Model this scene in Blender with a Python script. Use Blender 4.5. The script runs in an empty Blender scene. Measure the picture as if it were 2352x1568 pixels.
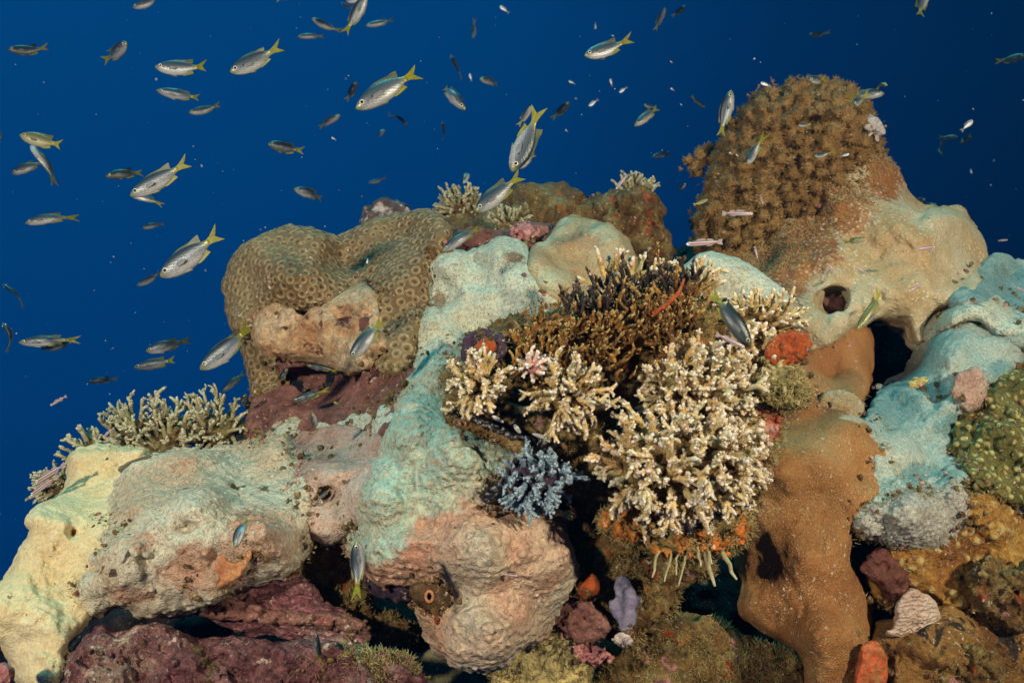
import bpy, math, random
import numpy as np
from mathutils import Vector, Matrix
C = bpy.context.scene
COL = C.collection
W = 1.4                      # frame width divided by distance
K = W / 2352.0
R = math.radians

# ---------------------------------------------------------------- camera
cam_d = bpy.data.cameras.new('camera'); cam = bpy.data.objects.new('camera', cam_d); COL.objects.link(cam)
cam.location = (0, 0, 0); cam.rotation_euler = (R(90), 0, 0)
cam_d.sensor_width = 36.0; cam_d.lens = 36.0 / W
cam_d.clip_start = 0.02; cam_d.clip_end = 200
cam_d.dof.use_dof = True; cam_d.dof.focus_distance = 0.78; cam_d.dof.aperture_fstop = 10.0
C.camera = cam

# ---------------------------------------------------------------- open water (world)
wd = bpy.data.worlds.new('World'); C.world = wd; wd.use_nodes = True
nt = wd.node_tree; nt.nodes.clear()
out = nt.nodes.new('ShaderNodeOutputWorld'); bg = nt.nodes.new('ShaderNodeBackground')
tc = nt.nodes.new('ShaderNodeTexCoord'); sp = nt.nodes.new('ShaderNodeSeparateXYZ')
nt.links.new(tc.outputs['Generated'], sp.inputs[0])
rx = nt.nodes.new('ShaderNodeValToRGB'); mr = nt.nodes.new('ShaderNodeMapRange')
mr.inputs['From Min'].default_value = -1; mr.inputs['From Max'].default_value = 1
nt.links.new(sp.outputs['X'], mr.inputs['Value']); nt.links.new(mr.outputs[0], rx.inputs[0])
cr = rx.color_ramp
cr.elements[0].position = 0.2; cr.elements[0].color = (0.0003, 0.051, 0.192, 1)
cr.elements[1].position = 0.82; cr.elements[1].color = (0.0003, 0.008, 0.032, 1)
e = cr.elements.new(0.5); e.color = (0.0003, 0.040, 0.156, 1)
e = cr.elements.new(0.66); e.color = (0.0003, 0.019, 0.084, 1)
rz = nt.nodes.new('ShaderNodeValToRGB'); mz = nt.nodes.new('ShaderNodeMapRange')
mz.inputs['From Min'].default_value = -1; mz.inputs['From Max'].default_value = 1
nt.links.new(sp.outputs['Z'], mz.inputs['Value']); nt.links.new(mz.outputs[0], rz.inputs[0])
cz = rz.color_ramp
cz.elements[0].position = 0.0; cz.elements[0].color = (0.25, 0.3, 0.35, 1)
cz.elements[1].position = 1.0; cz.elements[1].color = (60, 9.0, 3.0, 1)
for p_, c_ in ((0.33, (0.6, 0.62, 0.68)), (0.5, (0.9, 0.9, 0.92)), (0.72, (1.0, 1.05, 1.03)), (0.82, (6, 2.2, 1.5))):
    e = cz.elements.new(p_); e.color = (*c_, 1)
mx = nt.nodes.new('ShaderNodeVectorMath'); mx.operation = 'MULTIPLY'
nt.links.new(rx.outputs[0], mx.inputs[0]); nt.links.new(rz.outputs[0], mx.inputs[1])
nt.links.new(mx.outputs[0], bg.inputs['Color']); bg.inputs['Strength'].default_value = 1.0
nt.links.new(bg.outputs[0], out.inputs[0])

# ---------------------------------------------------------------- daylight from the surface, and the two photo strobes
def aim(o, target):
    d = Vector(target) - o.location
    o.rotation_euler = d.to_track_quat('-Z', 'Y').to_euler()
sd = bpy.data.lights.new('sun', 'SUN'); sun = bpy.data.objects.new('sun', sd); COL.objects.link(sun)
sd.energy = 2.3; sd.angle = R(25); sd.color = (0.10, 0.68, 0.74)
sun.location = (0, 1, 5); sun.rotation_euler = (R(-14), R(-8), 0)
def strobe(loc, tgt, power, ang, col):
    d = bpy.data.lights.new('strobe', 'SPOT'); o = bpy.data.objects.new('strobe', d); COL.objects.link(o)
    d.energy = power; d.spot_size = R(ang); d.spot_blend = 0.6; d.shadow_soft_size = 0.035; d.color = col
    o.location = loc; aim(o, tgt)
strobe((-0.74, -0.30, 0.28), (-0.38, 1.0, 0.03), 76, 80, (1.0, 0.89, 0.70))
strobe((0.95, -0.24, 0.42), (0.42, 1.2, 0.12), 100, 82, (1.0, 0.88, 0.67))

C.view_settings.view_transform = 'Standard'; C.view_settings.look = 'None'
C.view_settings.exposure = 0.0; C.view_settings.gamma = 1.0
C.render.film_transparent = False
C.cycles.max_bounces = 5; C.cycles.diffuse_bounces = 2; C.cycles.glossy_bounces = 2; C.cycles.transmission_bounces = 2
C.cycles.caustics_reflective = False; C.cycles.caustics_refractive = False

# ---------------------------------------------------------------- helpers
def P(u, v, Y):
    return Vector(((u - 1176) * K * Y, Y, (784 - v) * K * Y))
def tag(o, label=None, cat=None, group=None, kind=None):
    if label: o['label'] = label
    if cat: o['category'] = cat
    if group: o['group'] = group
    if kind: o['kind'] = kind
    return o
def mesh_obj(name, V, Fq, mat, parent=None, origin=None, tip=None):
    """V (n,3) array in world space, Fq list of faces or (m,4) array"""
    V = np.asarray(V, dtype=np.float64)
    if origin is None: origin = np.zeros(3)
    origin = np.asarray(origin, dtype=np.float64)
    me = bpy.data.meshes.new(name)
    if isinstance(Fq, np.ndarray):
        n = len(Fq); k = Fq.shape[1]
        me.vertices.add(len(V)); me.vertices.foreach_set('co', (V - origin).ravel())
        me.loops.add(n * k); me.loops.foreach_set('vertex_index', Fq.astype(np.int32).ravel())
        me.polygons.add(n); me.polygons.foreach_set('loop_start', np.arange(0, n * k, k, dtype=np.int32))
        me.update(calc_edges=True)
    else:
        me.from_pydata((V - origin).tolist(), [], Fq)
    me.validate()
    me.polygons.foreach_set('use_smooth', [True] * len(me.polygons))
    if tip is not None:
        a = me.attributes.new('tip', 'FLOAT', 'POINT'); a.data.foreach_set('value', np.asarray(tip, dtype=np.float32))
    for m in (mat if isinstance(mat, (list, tuple)) else [mat]): me.materials.append(m)
    o = bpy.data.objects.new(name, me); COL.objects.link(o)
    if parent is None: o.location = origin.tolist()
    else:
        o.parent = parent
        o.location = (Vector(origin.tolist()) - parent.location)
    return o
def empty(name, loc):
    o = bpy.data.objects.new(name, None); COL.objects.link(o); o.location = loc; o.empty_display_size = 0.02
    return o

# value noise --------------------------------------------------------
def _hash(i, j, k, s):
    h = (i * 374761393 + j * 668265263 + k * 1274126177 + s * 974634733) & 0xFFFFFFFF
    h = ((h ^ (h >> 13)) * 1274126177) & 0xFFFFFFFF
    h = (h ^ (h >> 16)) & 0xFFFF
    return h / 32767.5 - 1.0
def vnoise(x, y, z, s=0):
    xi = np.floor(x).astype(np.int64); yi = np.floor(y).astype(np.int64); zi = np.floor(z).astype(np.int64)
    fx = x - xi; fy = y - yi; fz = z - zi
    fx = fx * fx * (3 - 2 * fx); fy = fy * fy * (3 - 2 * fy); fz = fz * fz * (3 - 2 * fz)
    r = 0
    for a in (0, 1):
        for b in (0, 1):
            for c in (0, 1):
                r = r + _hash(xi + a, yi + b, zi + c, s) * (fx if a else 1 - fx) * (fy if b else 1 - fy) * (fz if c else 1 - fz)
    return r
def fbm(x, y, z, s=0, octv=3):
    r = 0; a = 1.0; f = 1.0
    for o in range(octv):
        r = r + a * vnoise(x * f, y * f, z * f, s + o * 17); a *= 0.5; f *= 2.03
    return r
def worley(x, y, z, s=0):
    xi = np.floor(x).astype(np.int64); yi = np.floor(y).astype(np.int64); zi = np.floor(z).astype(np.int64)
    best = np.full(x.shape, 9.0)
    for a in (-1, 0, 1):
        for b in (-1, 0, 1):
            for c in (-1, 0, 1):
                i, j, k = xi + a, yi + b, zi + c
                px = i + 0.5 + 0.4 * _hash(i, j, k, s); py = j + 0.5 + 0.4 * _hash(i, j, k, s + 5); pz = k + 0.5 + 0.4 * _hash(i, j, k, s + 9)
                best = np.minimum(best, (px - x) ** 2 + (py - y) ** 2 + (pz - z) ** 2)
    return np.sqrt(best)

# outline -> puffed body --------------------------------------------
def smooth_poly(o, n=5):
    o = np.asarray(o, float); m = len(o); out_ = []
    for i in range(m):
        p0, p1, p2, p3 = o[i - 1], o[i], o[(i + 1) % m], o[(i + 2) % m]
        for t in np.arange(n) / n:
            out_.append(0.5 * (2 * p1 + (p2 - p0) * t + (2 * p0 - 5 * p1 + 4 * p2 - p3) * t * t + (3 * p1 - p0 - 3 * p2 + p3) * t ** 3))
    return np.array(out_)
def poly_sd(poly, X, Y):
    d = np.full(X.shape, 1e9); ins = np.zeros(X.shape, bool)
    n = len(poly)
    for i in range(n):
        ax, ay = poly[i]; bx, by = poly[(i + 1) % n]
        ex, ey = bx - ax, by - ay
        wx, wy = X - ax, Y - ay
        t = np.clip((wx * ex + wy * ey) / (ex * ex + ey * ey + 1e-9), 0, 1)
        d = np.minimum(d, (wx - ex * t) ** 2 + (wy - ey * t) ** 2)
        c = ((ay <= Y) & (by > Y)) | ((by <= Y) & (ay > Y))
        xs = ax + (Y - ay) / (by - ay if by != ay else 1e-9) * ex
        ins ^= c & (X < xs)
    d = np.sqrt(d)
    return np.where(ins, -d, d)
def blur2(a, it):
    for _ in range(it):
        p = np.pad(a, 1, mode='edge')
        a = (p[:-2, 1:-1] + p[2:, 1:-1] + p[1:-1, :-2] + p[1:-1, 2:] + 4 * p[1:-1, 1:-1]) / 8
    return a
def smin(a, b, k):
    h = np.clip(0.5 + 0.5 * (b - a) / k, 0, 1)
    return b * (1 - h) + a * h - k * h * (1 - h)
def surface_nets(F):
    nx, ny, nz = F.shape
    S = F < 0
    cs = np.zeros((nx - 1, ny - 1, nz - 1), np.int8)
    for a in (0, 1):
        for b in (0, 1):
            for c in (0, 1):
                cs += S[a:nx - 1 + a, b:ny - 1 + b, c:nz - 1 + c]
    act = (cs > 0) & (cs < 8)
    idx = np.full(act.shape, -1, np.int64)
    ci = np.argwhere(act); n = len(ci); idx[act] = np.arange(n)
    pos = np.zeros((n, 3)); cnt = np.zeros(n)
    corners = [(a, b, c) for a in (0, 1) for b in (0, 1) for c in (0, 1)]
    for p in corners:
        for ax in range(3):
            if p[ax] == 1: continue
            q = list(p); q[ax] = 1
            f0 = F[ci[:, 0] + p[0], ci[:, 1] + p[1], ci[:, 2] + p[2]]
            f1 = F[ci[:, 0] + q[0], ci[:, 1] + q[1], ci[:, 2] + q[2]]
            m = (f0 < 0) != (f1 < 0)
            t = np.where(m, f0 / np.where(m, f0 - f1, 1), 0)
            pt = np.array(p, float)[None, :].repeat(n, 0); pt[:, ax] += t
            pos[m] += pt[m]; cnt[m] += 1
    V = ci + pos / cnt[:, None]
    faces = []
    for ax in range(3):
        a1, a2 = (ax + 1) % 3, (ax + 2) % 3
        sl0 = [slice(1, -1)] * 3; sl1 = [slice(1, -1)] * 3
        sl0[ax] = slice(0, -1); sl1[ax] = slice(1, None)
        A = S[tuple(sl0)]; B = S[tuple(sl1)]
        ed = np.argwhere(A != B)
        if not len(ed): continue
        inside0 = A[ed[:, 0], ed[:, 1], ed[:, 2]]
        g = ed.copy(); g[:, a1] += 1; g[:, a2] += 1
        def cell(o1, o2):
            q = g.copy(); q[:, a1] -= o1; q[:, a2] -= o2
            return idx[q[:, 0], q[:, 1], q[:, 2]]
        c0, c1, c2, c3 = cell(1, 1), cell(0, 1), cell(0, 0), cell(1, 0)
        f = np.stack([c0, c1, c2, c3], 1)
        f[~inside0] = f[~inside0][:, ::-1]
        faces.append(f)
    Fc = np.concatenate(faces)
    Fc = Fc[(Fc >= 0).all(1)]
    return V, Fc
ALL = []
# distance of the reef face over the frame: the lay of the slope the corals grow on
GP = np.array([(0, 1450, .72), (100, 1250, .765), (200, 1050, .87), (150, 1568, .69), (300, 1300, .735), (450, 1200, .735), (400, 1050, .85), (600, 1250, .74), (620, 1010, .88), (500, 1380, .74),
 (750, 1100, .80), (760, 990, .89), (740, 1220, .80), (1000, 850, .86), (950, 1000, .79), (870, 1150, .76), (1050, 1050, .755), (1150, 1080, .765), (1100, 1270, .72), (1230, 1300, .745), (1120, 1480, .72), (900, 1300, .76), (1290, 1390, .78),
 (980, 640, .99), (1100, 580, .99), (1100, 720, .93), (960, 780, .93), (1250, 700, .94), (1180, 820, .87), (1330, 540, 1.06), (1420, 620, 1.02), (1690, 700, 1.2),
 (550, 640, 1.06), (660, 550, 1.07), (660, 640, 1.0), (800, 560, 1.09), (900, 510, 1.09), (920, 700, .97), (600, 850, 1.02), (720, 880, 1.03), (720, 990, .95), (600, 980, 1.0),
 (1740, 560, 1.29), (1880, 480, 1.28), (2030, 390, 1.34), (1900, 650, 1.21), (2090, 560, 1.23), (2230, 560, 1.30), (2100, 720, 1.19), (1830, 760, 1.16), (1890, 850, 1.14), (2060, 820, 1.25),
 (2320, 630, 1.28), (2250, 720, 1.08), (2200, 820, 1.03), (2340, 800, 1.06), (2080, 920, 1.02), (2150, 1030, .95), (2220, 940, .98), (1850, 890, .90), (1950, 990, .89), (2040, 1050, .895), (1900, 1080, .845), (1790, 1110, .83), (1850, 1250, .83), (1930, 1280, .82), (1790, 1400, .84), (1900, 1480, .79), (1710, 1300, .87),
 (2090, 1180, .80), (2210, 1130, .84), (2000, 1200, .83), (2270, 1230, .88), (2100, 1330, .87), (2150, 1500, .80), (2330, 1480, .84), (2300, 1000, .92), (2330, 890, .99), (2500, 900, 1.1), (2500, 1500, .86), (1100, 1700, .66), (300, 1750, .6), (2100, 1750, .72)])
def GY(u, v):
    u = np.asarray(u, float); v = np.asarray(v, float); n = 0; d = 0
    for a, b_, y in GP:
        w = 1.0 / ((u - a) ** 2 + (v - b_) ** 2 + 45.0 ** 2) ** 1.6; n = n + w * y; d = d + w
    return n / d
class Body:
    """a body modelled from outlines, each with a distance, a rounding and a thickness, in frame units"""
    def __init__(s, Y, step=6.0, seed=1):
        s.Y = Y; s.step = step; s.seed = seed; s.pil = []; s.carve = []; s.addb = []; s.noises = []; s.k = 14; s.cells = None; s.zones = []; s.grow = 7.0; s.gh = None; s.ghl = None; s.kk = 16.0
    def pillow(s, o, Rr, T, dy=0, tilt=(0, 0), bumps=(), p=2.75, sharp=False):
        poly = np.asarray(o, float) if sharp else smooth_poly(o)
        s.pil.append((poly, Rr, T, dy, tilt, bumps, p)); return s
    def hole(s, u, v, w, r, e=(1, 1, 1)): s.carve.append((u, v, w, r, e)); return s
    def blob(s, u, v, w, ru, rv=None, rw=None, k=20): s.addb.append((u, v, w, ru, rv or ru, rw or ru, k)); return s
    def noise(s, amp, scale, octv=3): s.noises.append(('f', amp, scale, octv)); return s
    def lumps(s, amp, scale): s.noises.append(('w', amp, scale, 0)); return s
    def field(s):
        na = sum(abs(n[1]) for n in s.noises) * 1.6 + 3 * s.step
        lo = np.array([1e9] * 3); hi = -lo
        for poly, Rr, T, dy, tilt, bumps, p in s.pil:
            a, b = poly.min(0), poly.max(0); cc = (a + b) / 2
            ext = abs(tilt[0]) * (b[0] - a[0]) / 2 + abs(tilt[1]) * (b[1] - a[1]) / 2
            bp = sum(max(0, q[3]) for q in bumps[:3]) if bumps else 0
            bp = max([max(0, q[3]) for q in bumps], default=0) * 1.3
            bn = max([max(0, -q[3]) for q in bumps], default=0)
            lo = np.minimum(lo, [a[0], a[1], dy - T - ext - bp]); hi = np.maximum(hi, [b[0], b[1], dy + T + ext + bn])
        for u, v, w, ru, rv, rw, k in s.addb:
            lo = np.minimum(lo, [u - ru, v - rv, w - rw]); hi = np.maximum(hi, [u + ru, v + rv, w + rw])
        lo -= na; hi += na
        n = np.ceil((hi - lo) / s.step).astype(int) + 1
        gu = lo[0] + np.arange(n[0]) * s.step; gv = lo[1] + np.arange(n[1]) * s.step
        U2, V2 = np.meshgrid(gu, gv, indexing='ij')
        if s.gh is not None:
            fronts = []; zl, zh = 1e9, -1e9
            Gw = (GY(U2, V2) / s.Y - 1) / K
            for poly, Rr, T, dy, tilt, bumps, p in s.pil:
                d = blur2(poly_sd(poly, U2, V2) - s.grow, max(2, int((Rr / s.step / 6) ** 2)))
                t = np.clip(-d / Rr, 0, 1)
                fr = Gw + dy - (s.ghl[len(fronts)] if s.ghl else s.gh) * np.sqrt(1 - (1 - t) ** 2)
                for bu, bv, br, bh in bumps: fr = fr - bh * np.exp(-((U2 - bu) ** 2 + (V2 - bv) ** 2) / (2 * br * br))
                fronts.append(fr); m_ = d < 0
                zl = min(zl, fr[m_].min()); zh = max(zh, fr[m_].max())
            lo[2] = zl - na; hi[2] = zh + s.gh + 60 + na
            n[2] = int(np.ceil((hi[2] - lo[2]) / s.step)) + 1
        gw = lo[2] + np.arange(n[2]) * s.step
        F = None
        for ip, (poly, Rr, T, dy, tilt, bumps, p) in enumerate(s.pil):
            d = poly_sd(poly, U2, V2) - s.grow
            d = blur2(d, max(2, int((Rr / s.step / 5) ** 2)))
            t = np.minimum(-d / Rr, 1.0)
            if s.gh is not None:
                fr = fronts[ip]
                Wg = gw[None, None, :]
                a = (fr[:, :, None] - Wg) * .8
                f = -smin(-a, -(d[:, :, None] + 0 * Wg), s.kk)
                f = np.maximum(f, Wg - (fr + s.gh + 60)[:, :, None])
                F = f if F is None else smin(F, f, s.k)
                continue
            cc = (poly.min(0) + poly.max(0)) / 2
            c = dy + tilt[0] * (U2 - cc[0]) + tilt[1] * (V2 - cc[1])
            for bu, bv, br, bh in bumps: c = c - bh * np.exp(-((U2 - bu) ** 2 + (V2 - bv) ** 2) / (2 * br * br))
            q = (np.abs(gw[None, None, :] - c[:, :, None]) / T) ** p + ((1 - t) ** p)[:, :, None]
            f = (q ** (1 / p) - 1) * min(Rr, T)
            F = f if F is None else smin(F, f, s.k)
        U, Vv, Wd = U2[:, :, None], V2[:, :, None], gw[None, None, :]
        for u, v, w, ru, rv, rw, k in s.addb:
            f = (np.sqrt(((U - u) / ru) ** 2 + ((Vv - v) / rv) ** 2 + ((Wd - w) / rw) ** 2) - 1) * min(ru, rv, rw)
            F = f if F is None else smin(F, f, k)
        for u, v, w, r, e_ in s.carve:
            if s.gh is not None: w = min(fr[int((u - lo[0]) / s.step), int((v - lo[1]) / s.step)] for fr in fronts) + r * .25
            f = r - np.sqrt(((U - u) / e_[0]) ** 2 + ((Vv - v) / e_[1]) ** 2 + ((Wd - w) / e_[2]) ** 2)
            F = -smin(-F, -f, 6.0)
        if s.noises:
            m = np.abs(F) < na + s.step * 2
            iu, iv, iw = np.nonzero(m)
            add = 0
            for kind, amp, sc, octv in s.noises:
                x, y, z = gu[iu] / sc, gv[iv] / sc, gw[iw] / sc
                if kind == 'f': add = add + amp * fbm(x, y, z, s.seed, octv)
                else: add = add + amp * (worley(x, y, z, s.seed) - 0.5) * 2
            F[m] += add
        F[0] = F[-1] = 9; F[:, 0] = F[:, -1] = 9; F[:, :, 0] = F[:, :, -1] = 9
        return F, lo
    def mesh(s):
        F, lo = s.field()
        V, Fc = surface_nets(F)
        V = V * s.step + lo
        Yv = s.Y * (1 + V[:, 2] * K)
        X = (V[:, 0] - 1176) * K * Yv; Z = (784 - V[:, 1]) * K * Yv
        s.uvw = V
        return np.stack([X, Yv, Z], 1), Fc
    def build(s, name, mat, label=None, cat=None, group=None, kind=None, parent=None):
        V, Fc = s.mesh()
        s.V, s.F = V, Fc
        q = None
        if s.cells: q = s.polyps(*s.cells); V = s.V
        org = np.array([(V[:, 0].min() + V[:, 0].max()) / 2, (V[:, 1].min() + V[:, 1].max()) / 2, V[:, 2].min()])
        o = mesh_obj(name, V, Fc, mat, parent, org)
        if q is not None:
            a = o.data.attributes.new('cell', 'FLOAT', 'POINT'); a.data.foreach_set('value', q.astype(np.float32))
        if s.zones:
            z = np.zeros(len(V))
            for zu, zv, ru, rv in s.zones: z = np.maximum(z, np.exp(-((s.uvw[:, 0] - zu) / ru) ** 2 - ((s.uvw[:, 1] - zv) / rv) ** 2))
            a = o.data.attributes.new('zone', 'FLOAT', 'POINT'); a.data.foreach_set('value', z.astype(np.float32))
        s.o = o
        ALL.append(s)
        return tag(o, label, cat, group, kind)
    def polyps(s, gap, h, style, keep=1.0):
        """cups or knobs spread over the surface, gap and h in metres; returns distance from the cup centre in cup radii"""
        from mathutils.kdtree import KDTree
        N = s.normals(); rng = random.Random(s.seed); order = list(range(len(s.V))); rng.shuffle(order)
        grid = {}; pts = []
        for i in order:
            p = s.V[i]; c = (int(p[0] // gap), int(p[1] // gap), int(p[2] // gap)); ok = True
            for a in (-1, 0, 1):
                for b_ in (-1, 0, 1):
                    for d in (-1, 0, 1):
                        for j in grid.get((c[0] + a, c[1] + b_, c[2] + d), ()):
                            if (s.V[j] - p) @ (s.V[j] - p) < gap * gap: ok = False
            if ok: grid.setdefault(c, []).append(i); pts.append(i)
        kd = KDTree(len(pts))
        for n, i in enumerate(pts): kd.insert(s.V[i], n)
        kd.balance()
        nn = [kd.find_n(s.V[i], 2)[1][2] for i in pts]
        size = [rng.uniform(.85, 1.1) * d_ * .66 for d_ in nn]; on = [rng.random() < keep for _ in pts]; am = [rng.uniform(.4, 1.2) for _ in pts]
        q = np.full(len(s.V), 2.0); dh = np.zeros(len(s.V))
        for i, p in enumerate(s.V):
            co, n, d = kd.find(p)
            if not on[n]: continue
            x = d / size[n]; q[i] = x
            if style == 'cup': dh[i] = h * (math.exp(-((x - .72) / .26) ** 2) - .9 * math.exp(-(x / .42) ** 2)) * (.6 + .5 * am[n])
            else: dh[i] = h * math.exp(-(x / .62) ** 2) * am[n]
        s.V = s.V + N * dh[:, None]
        return q
    def normals(s):
        a = s.V[s.F[:, 2]] - s.V[s.F[:, 0]]; b = s.V[s.F[:, 3]] - s.V[s.F[:, 1]]
        n = np.cross(a, b); N = np.zeros_like(s.V)
        for k in range(4): np.add.at(N, s.F[:, k], n)
        return N / (np.linalg.norm(N, axis=1)[:, None] + 1e-12)

# tubes, cones -------------------------------------------------------
class MB:
    def __init__(s): s.v = []; s.f = []; s.t = []
    def tube(s, pts, rad, ns=7, rng=None, jit=0.0, t0=0.0, t1=1.0, cap0=False):
        base = len(s.v); pts = [Vector(p) for p in pts]; n = len(pts)
        up = Vector((0.31, 0.52, 0.79)).normalized()
        for i in range(n):
            d = (pts[min(i + 1, n - 1)] - pts[max(i - 1, 0)])
            d = d.normalized() if d.length > 1e-9 else Vector((0, 0, 1))
            a = d.cross(up)
            if a.length < 1e-4: a = d.cross(Vector((1, 0, 0)))
            a.normalize(); b = d.cross(a)
            for k in range(ns):
                th = 2 * math.pi * (k + 0.5 * (i % 2)) / ns
                r = rad[i] * (1 + (rng.uniform(-jit, jit) if rng else 0))
                s.v.append(pts[i] + (a * math.cos(th) + b * math.sin(th)) * r); s.t.append(t0 + (t1 - t0) * i / max(1, n - 1))
        for i in range(n - 1):
            for k in range(ns):
                k2 = (k + 1) % ns
                s.f.append((base + i * ns + k, base + i * ns + k2, base + (i + 1) * ns + k2, base + (i + 1) * ns + k))
        e = len(s.v); d = (pts[-1] - pts[-2]).normalized()
        s.v.append(pts[-1] + d * rad[-1] * 0.6); s.t.append(t1)
        for k in range(ns): s.f.append((base + (n - 1) * ns + k, base + (n - 1) * ns + (k + 1) % ns, e))
        if cap0: s.f.append(tuple(base + ns - 1 - k for k in range(ns)))
    def cone(s, p, d, r, l, ns=4, t0=0.0, t1=1.0, mid=None):
        p = Vector(p); d = Vector(d).normalized(); base = len(s.v)
        a = d.cross(Vector((0.3, 0.2, 0.9)));
        if a.length < 1e-4: a = d.cross(Vector((1, 0, 0)))
        a.normalize(); b = d.cross(a)
        for k in range(ns):
            th = 2 * math.pi * k / ns
            s.v.append(p + (a * math.cos(th) + b * math.sin(th)) * r); s.t.append(t0)
        s.v.append(p + d * l); s.t.append(t1)
        for k in range(ns): s.f.append((base + k, base + (k + 1) % ns, base + ns))
    def build(s, name, mat, parent=None, origin=None):
        V = np.array([tuple(x) for x in s.v])
        if origin is None: origin = (V[:, 0].mean(), V[:, 1].mean(), V[:, 2].min())
        return mesh_obj(name, V, s.f, mat, parent, origin, s.t)

# materials ----------------------------------------------------------
def new_mat(name):
    m = bpy.data.materials.new(name); m.use_nodes = True
    n = m.node_tree.nodes; n.clear()
    o = n.new('ShaderNodeOutputMaterial'); b = n.new('ShaderNodeBsdfPrincipled')
    m.node_tree.links.new(b.outputs[0], o.inputs[0])
    return m, m.node_tree, b
def ramp(t, stops, inp, interp='LINEAR'):
    r = t.nodes.new('ShaderNodeValToRGB'); c = r.color_ramp; c.interpolation = interp
    c.elements[0].position = stops[0][0]; c.elements[0].color = (*stops[0][1], 1)
    c.elements[1].position = stops[-1][0]; c.elements[1].color = (*stops[-1][1], 1)
    for p, col in stops[1:-1]:
        e = c.elements.new(p); e.color = (*col, 1)
    t.links.new(inp, r.inputs[0]); return r.outputs[0]
def noise(t, vec, scale, detail=4, rough=0.6, dist=0.0):
    n = t.nodes.new('ShaderNodeTexNoise'); n.inputs['Scale'].default_value = scale; n.inputs['Detail'].default_value = detail
    n.inputs['Roughness'].default_value = rough; n.inputs['Distortion'].default_value = dist
    t.links.new(vec, n.inputs['Vector']); return n.outputs['Fac']
def voro(t, vec, scale, feat='F1', rnd=0.85):
    n = t.nodes.new('ShaderNodeTexVoronoi'); n.feature = feat; n.inputs['Scale'].default_value = scale; n.inputs['Randomness'].default_value = rnd
    t.links.new(vec, n.inputs['Vector']); return n.outputs['Distance']
def mixc(t, fac, a, b, mode='MIX'):
    n = t.nodes.new('ShaderNodeMix'); n.data_type = 'RGBA'; n.blend_type = mode
    for val, i in ((fac, 0), (a, 6), (b, 7)):
        if isinstance(val, (int, float)): n.inputs[i].default_value = val
        elif isinstance(val, tuple): n.inputs[i].default_value = (*val, 1)
        else: t.links.new(val, n.inputs[i])
    return n.outputs[2]
def bump(t, h, strength, dist, prev=None):
    n = t.nodes.new('ShaderNodeBump'); n.inputs['Strength'].default_value = strength; n.inputs['Distance'].default_value = dist
    t.links.new(h, n.inputs['Height'])
    if prev is not None: t.links.new(prev, n.inputs['Normal'])
    return n.outputs[0]
def sstep(t, v, a, b):
    n = t.nodes.new('ShaderNodeMapRange'); n.interpolation_type = 'SMOOTHSTEP'
    n.inputs['From Min'].default_value = a; n.inputs['From Max'].default_value = b
    t.links.new(v, n.inputs['Value']); return n.outputs[0]
def g3(x): return (x, x, x)
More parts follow.
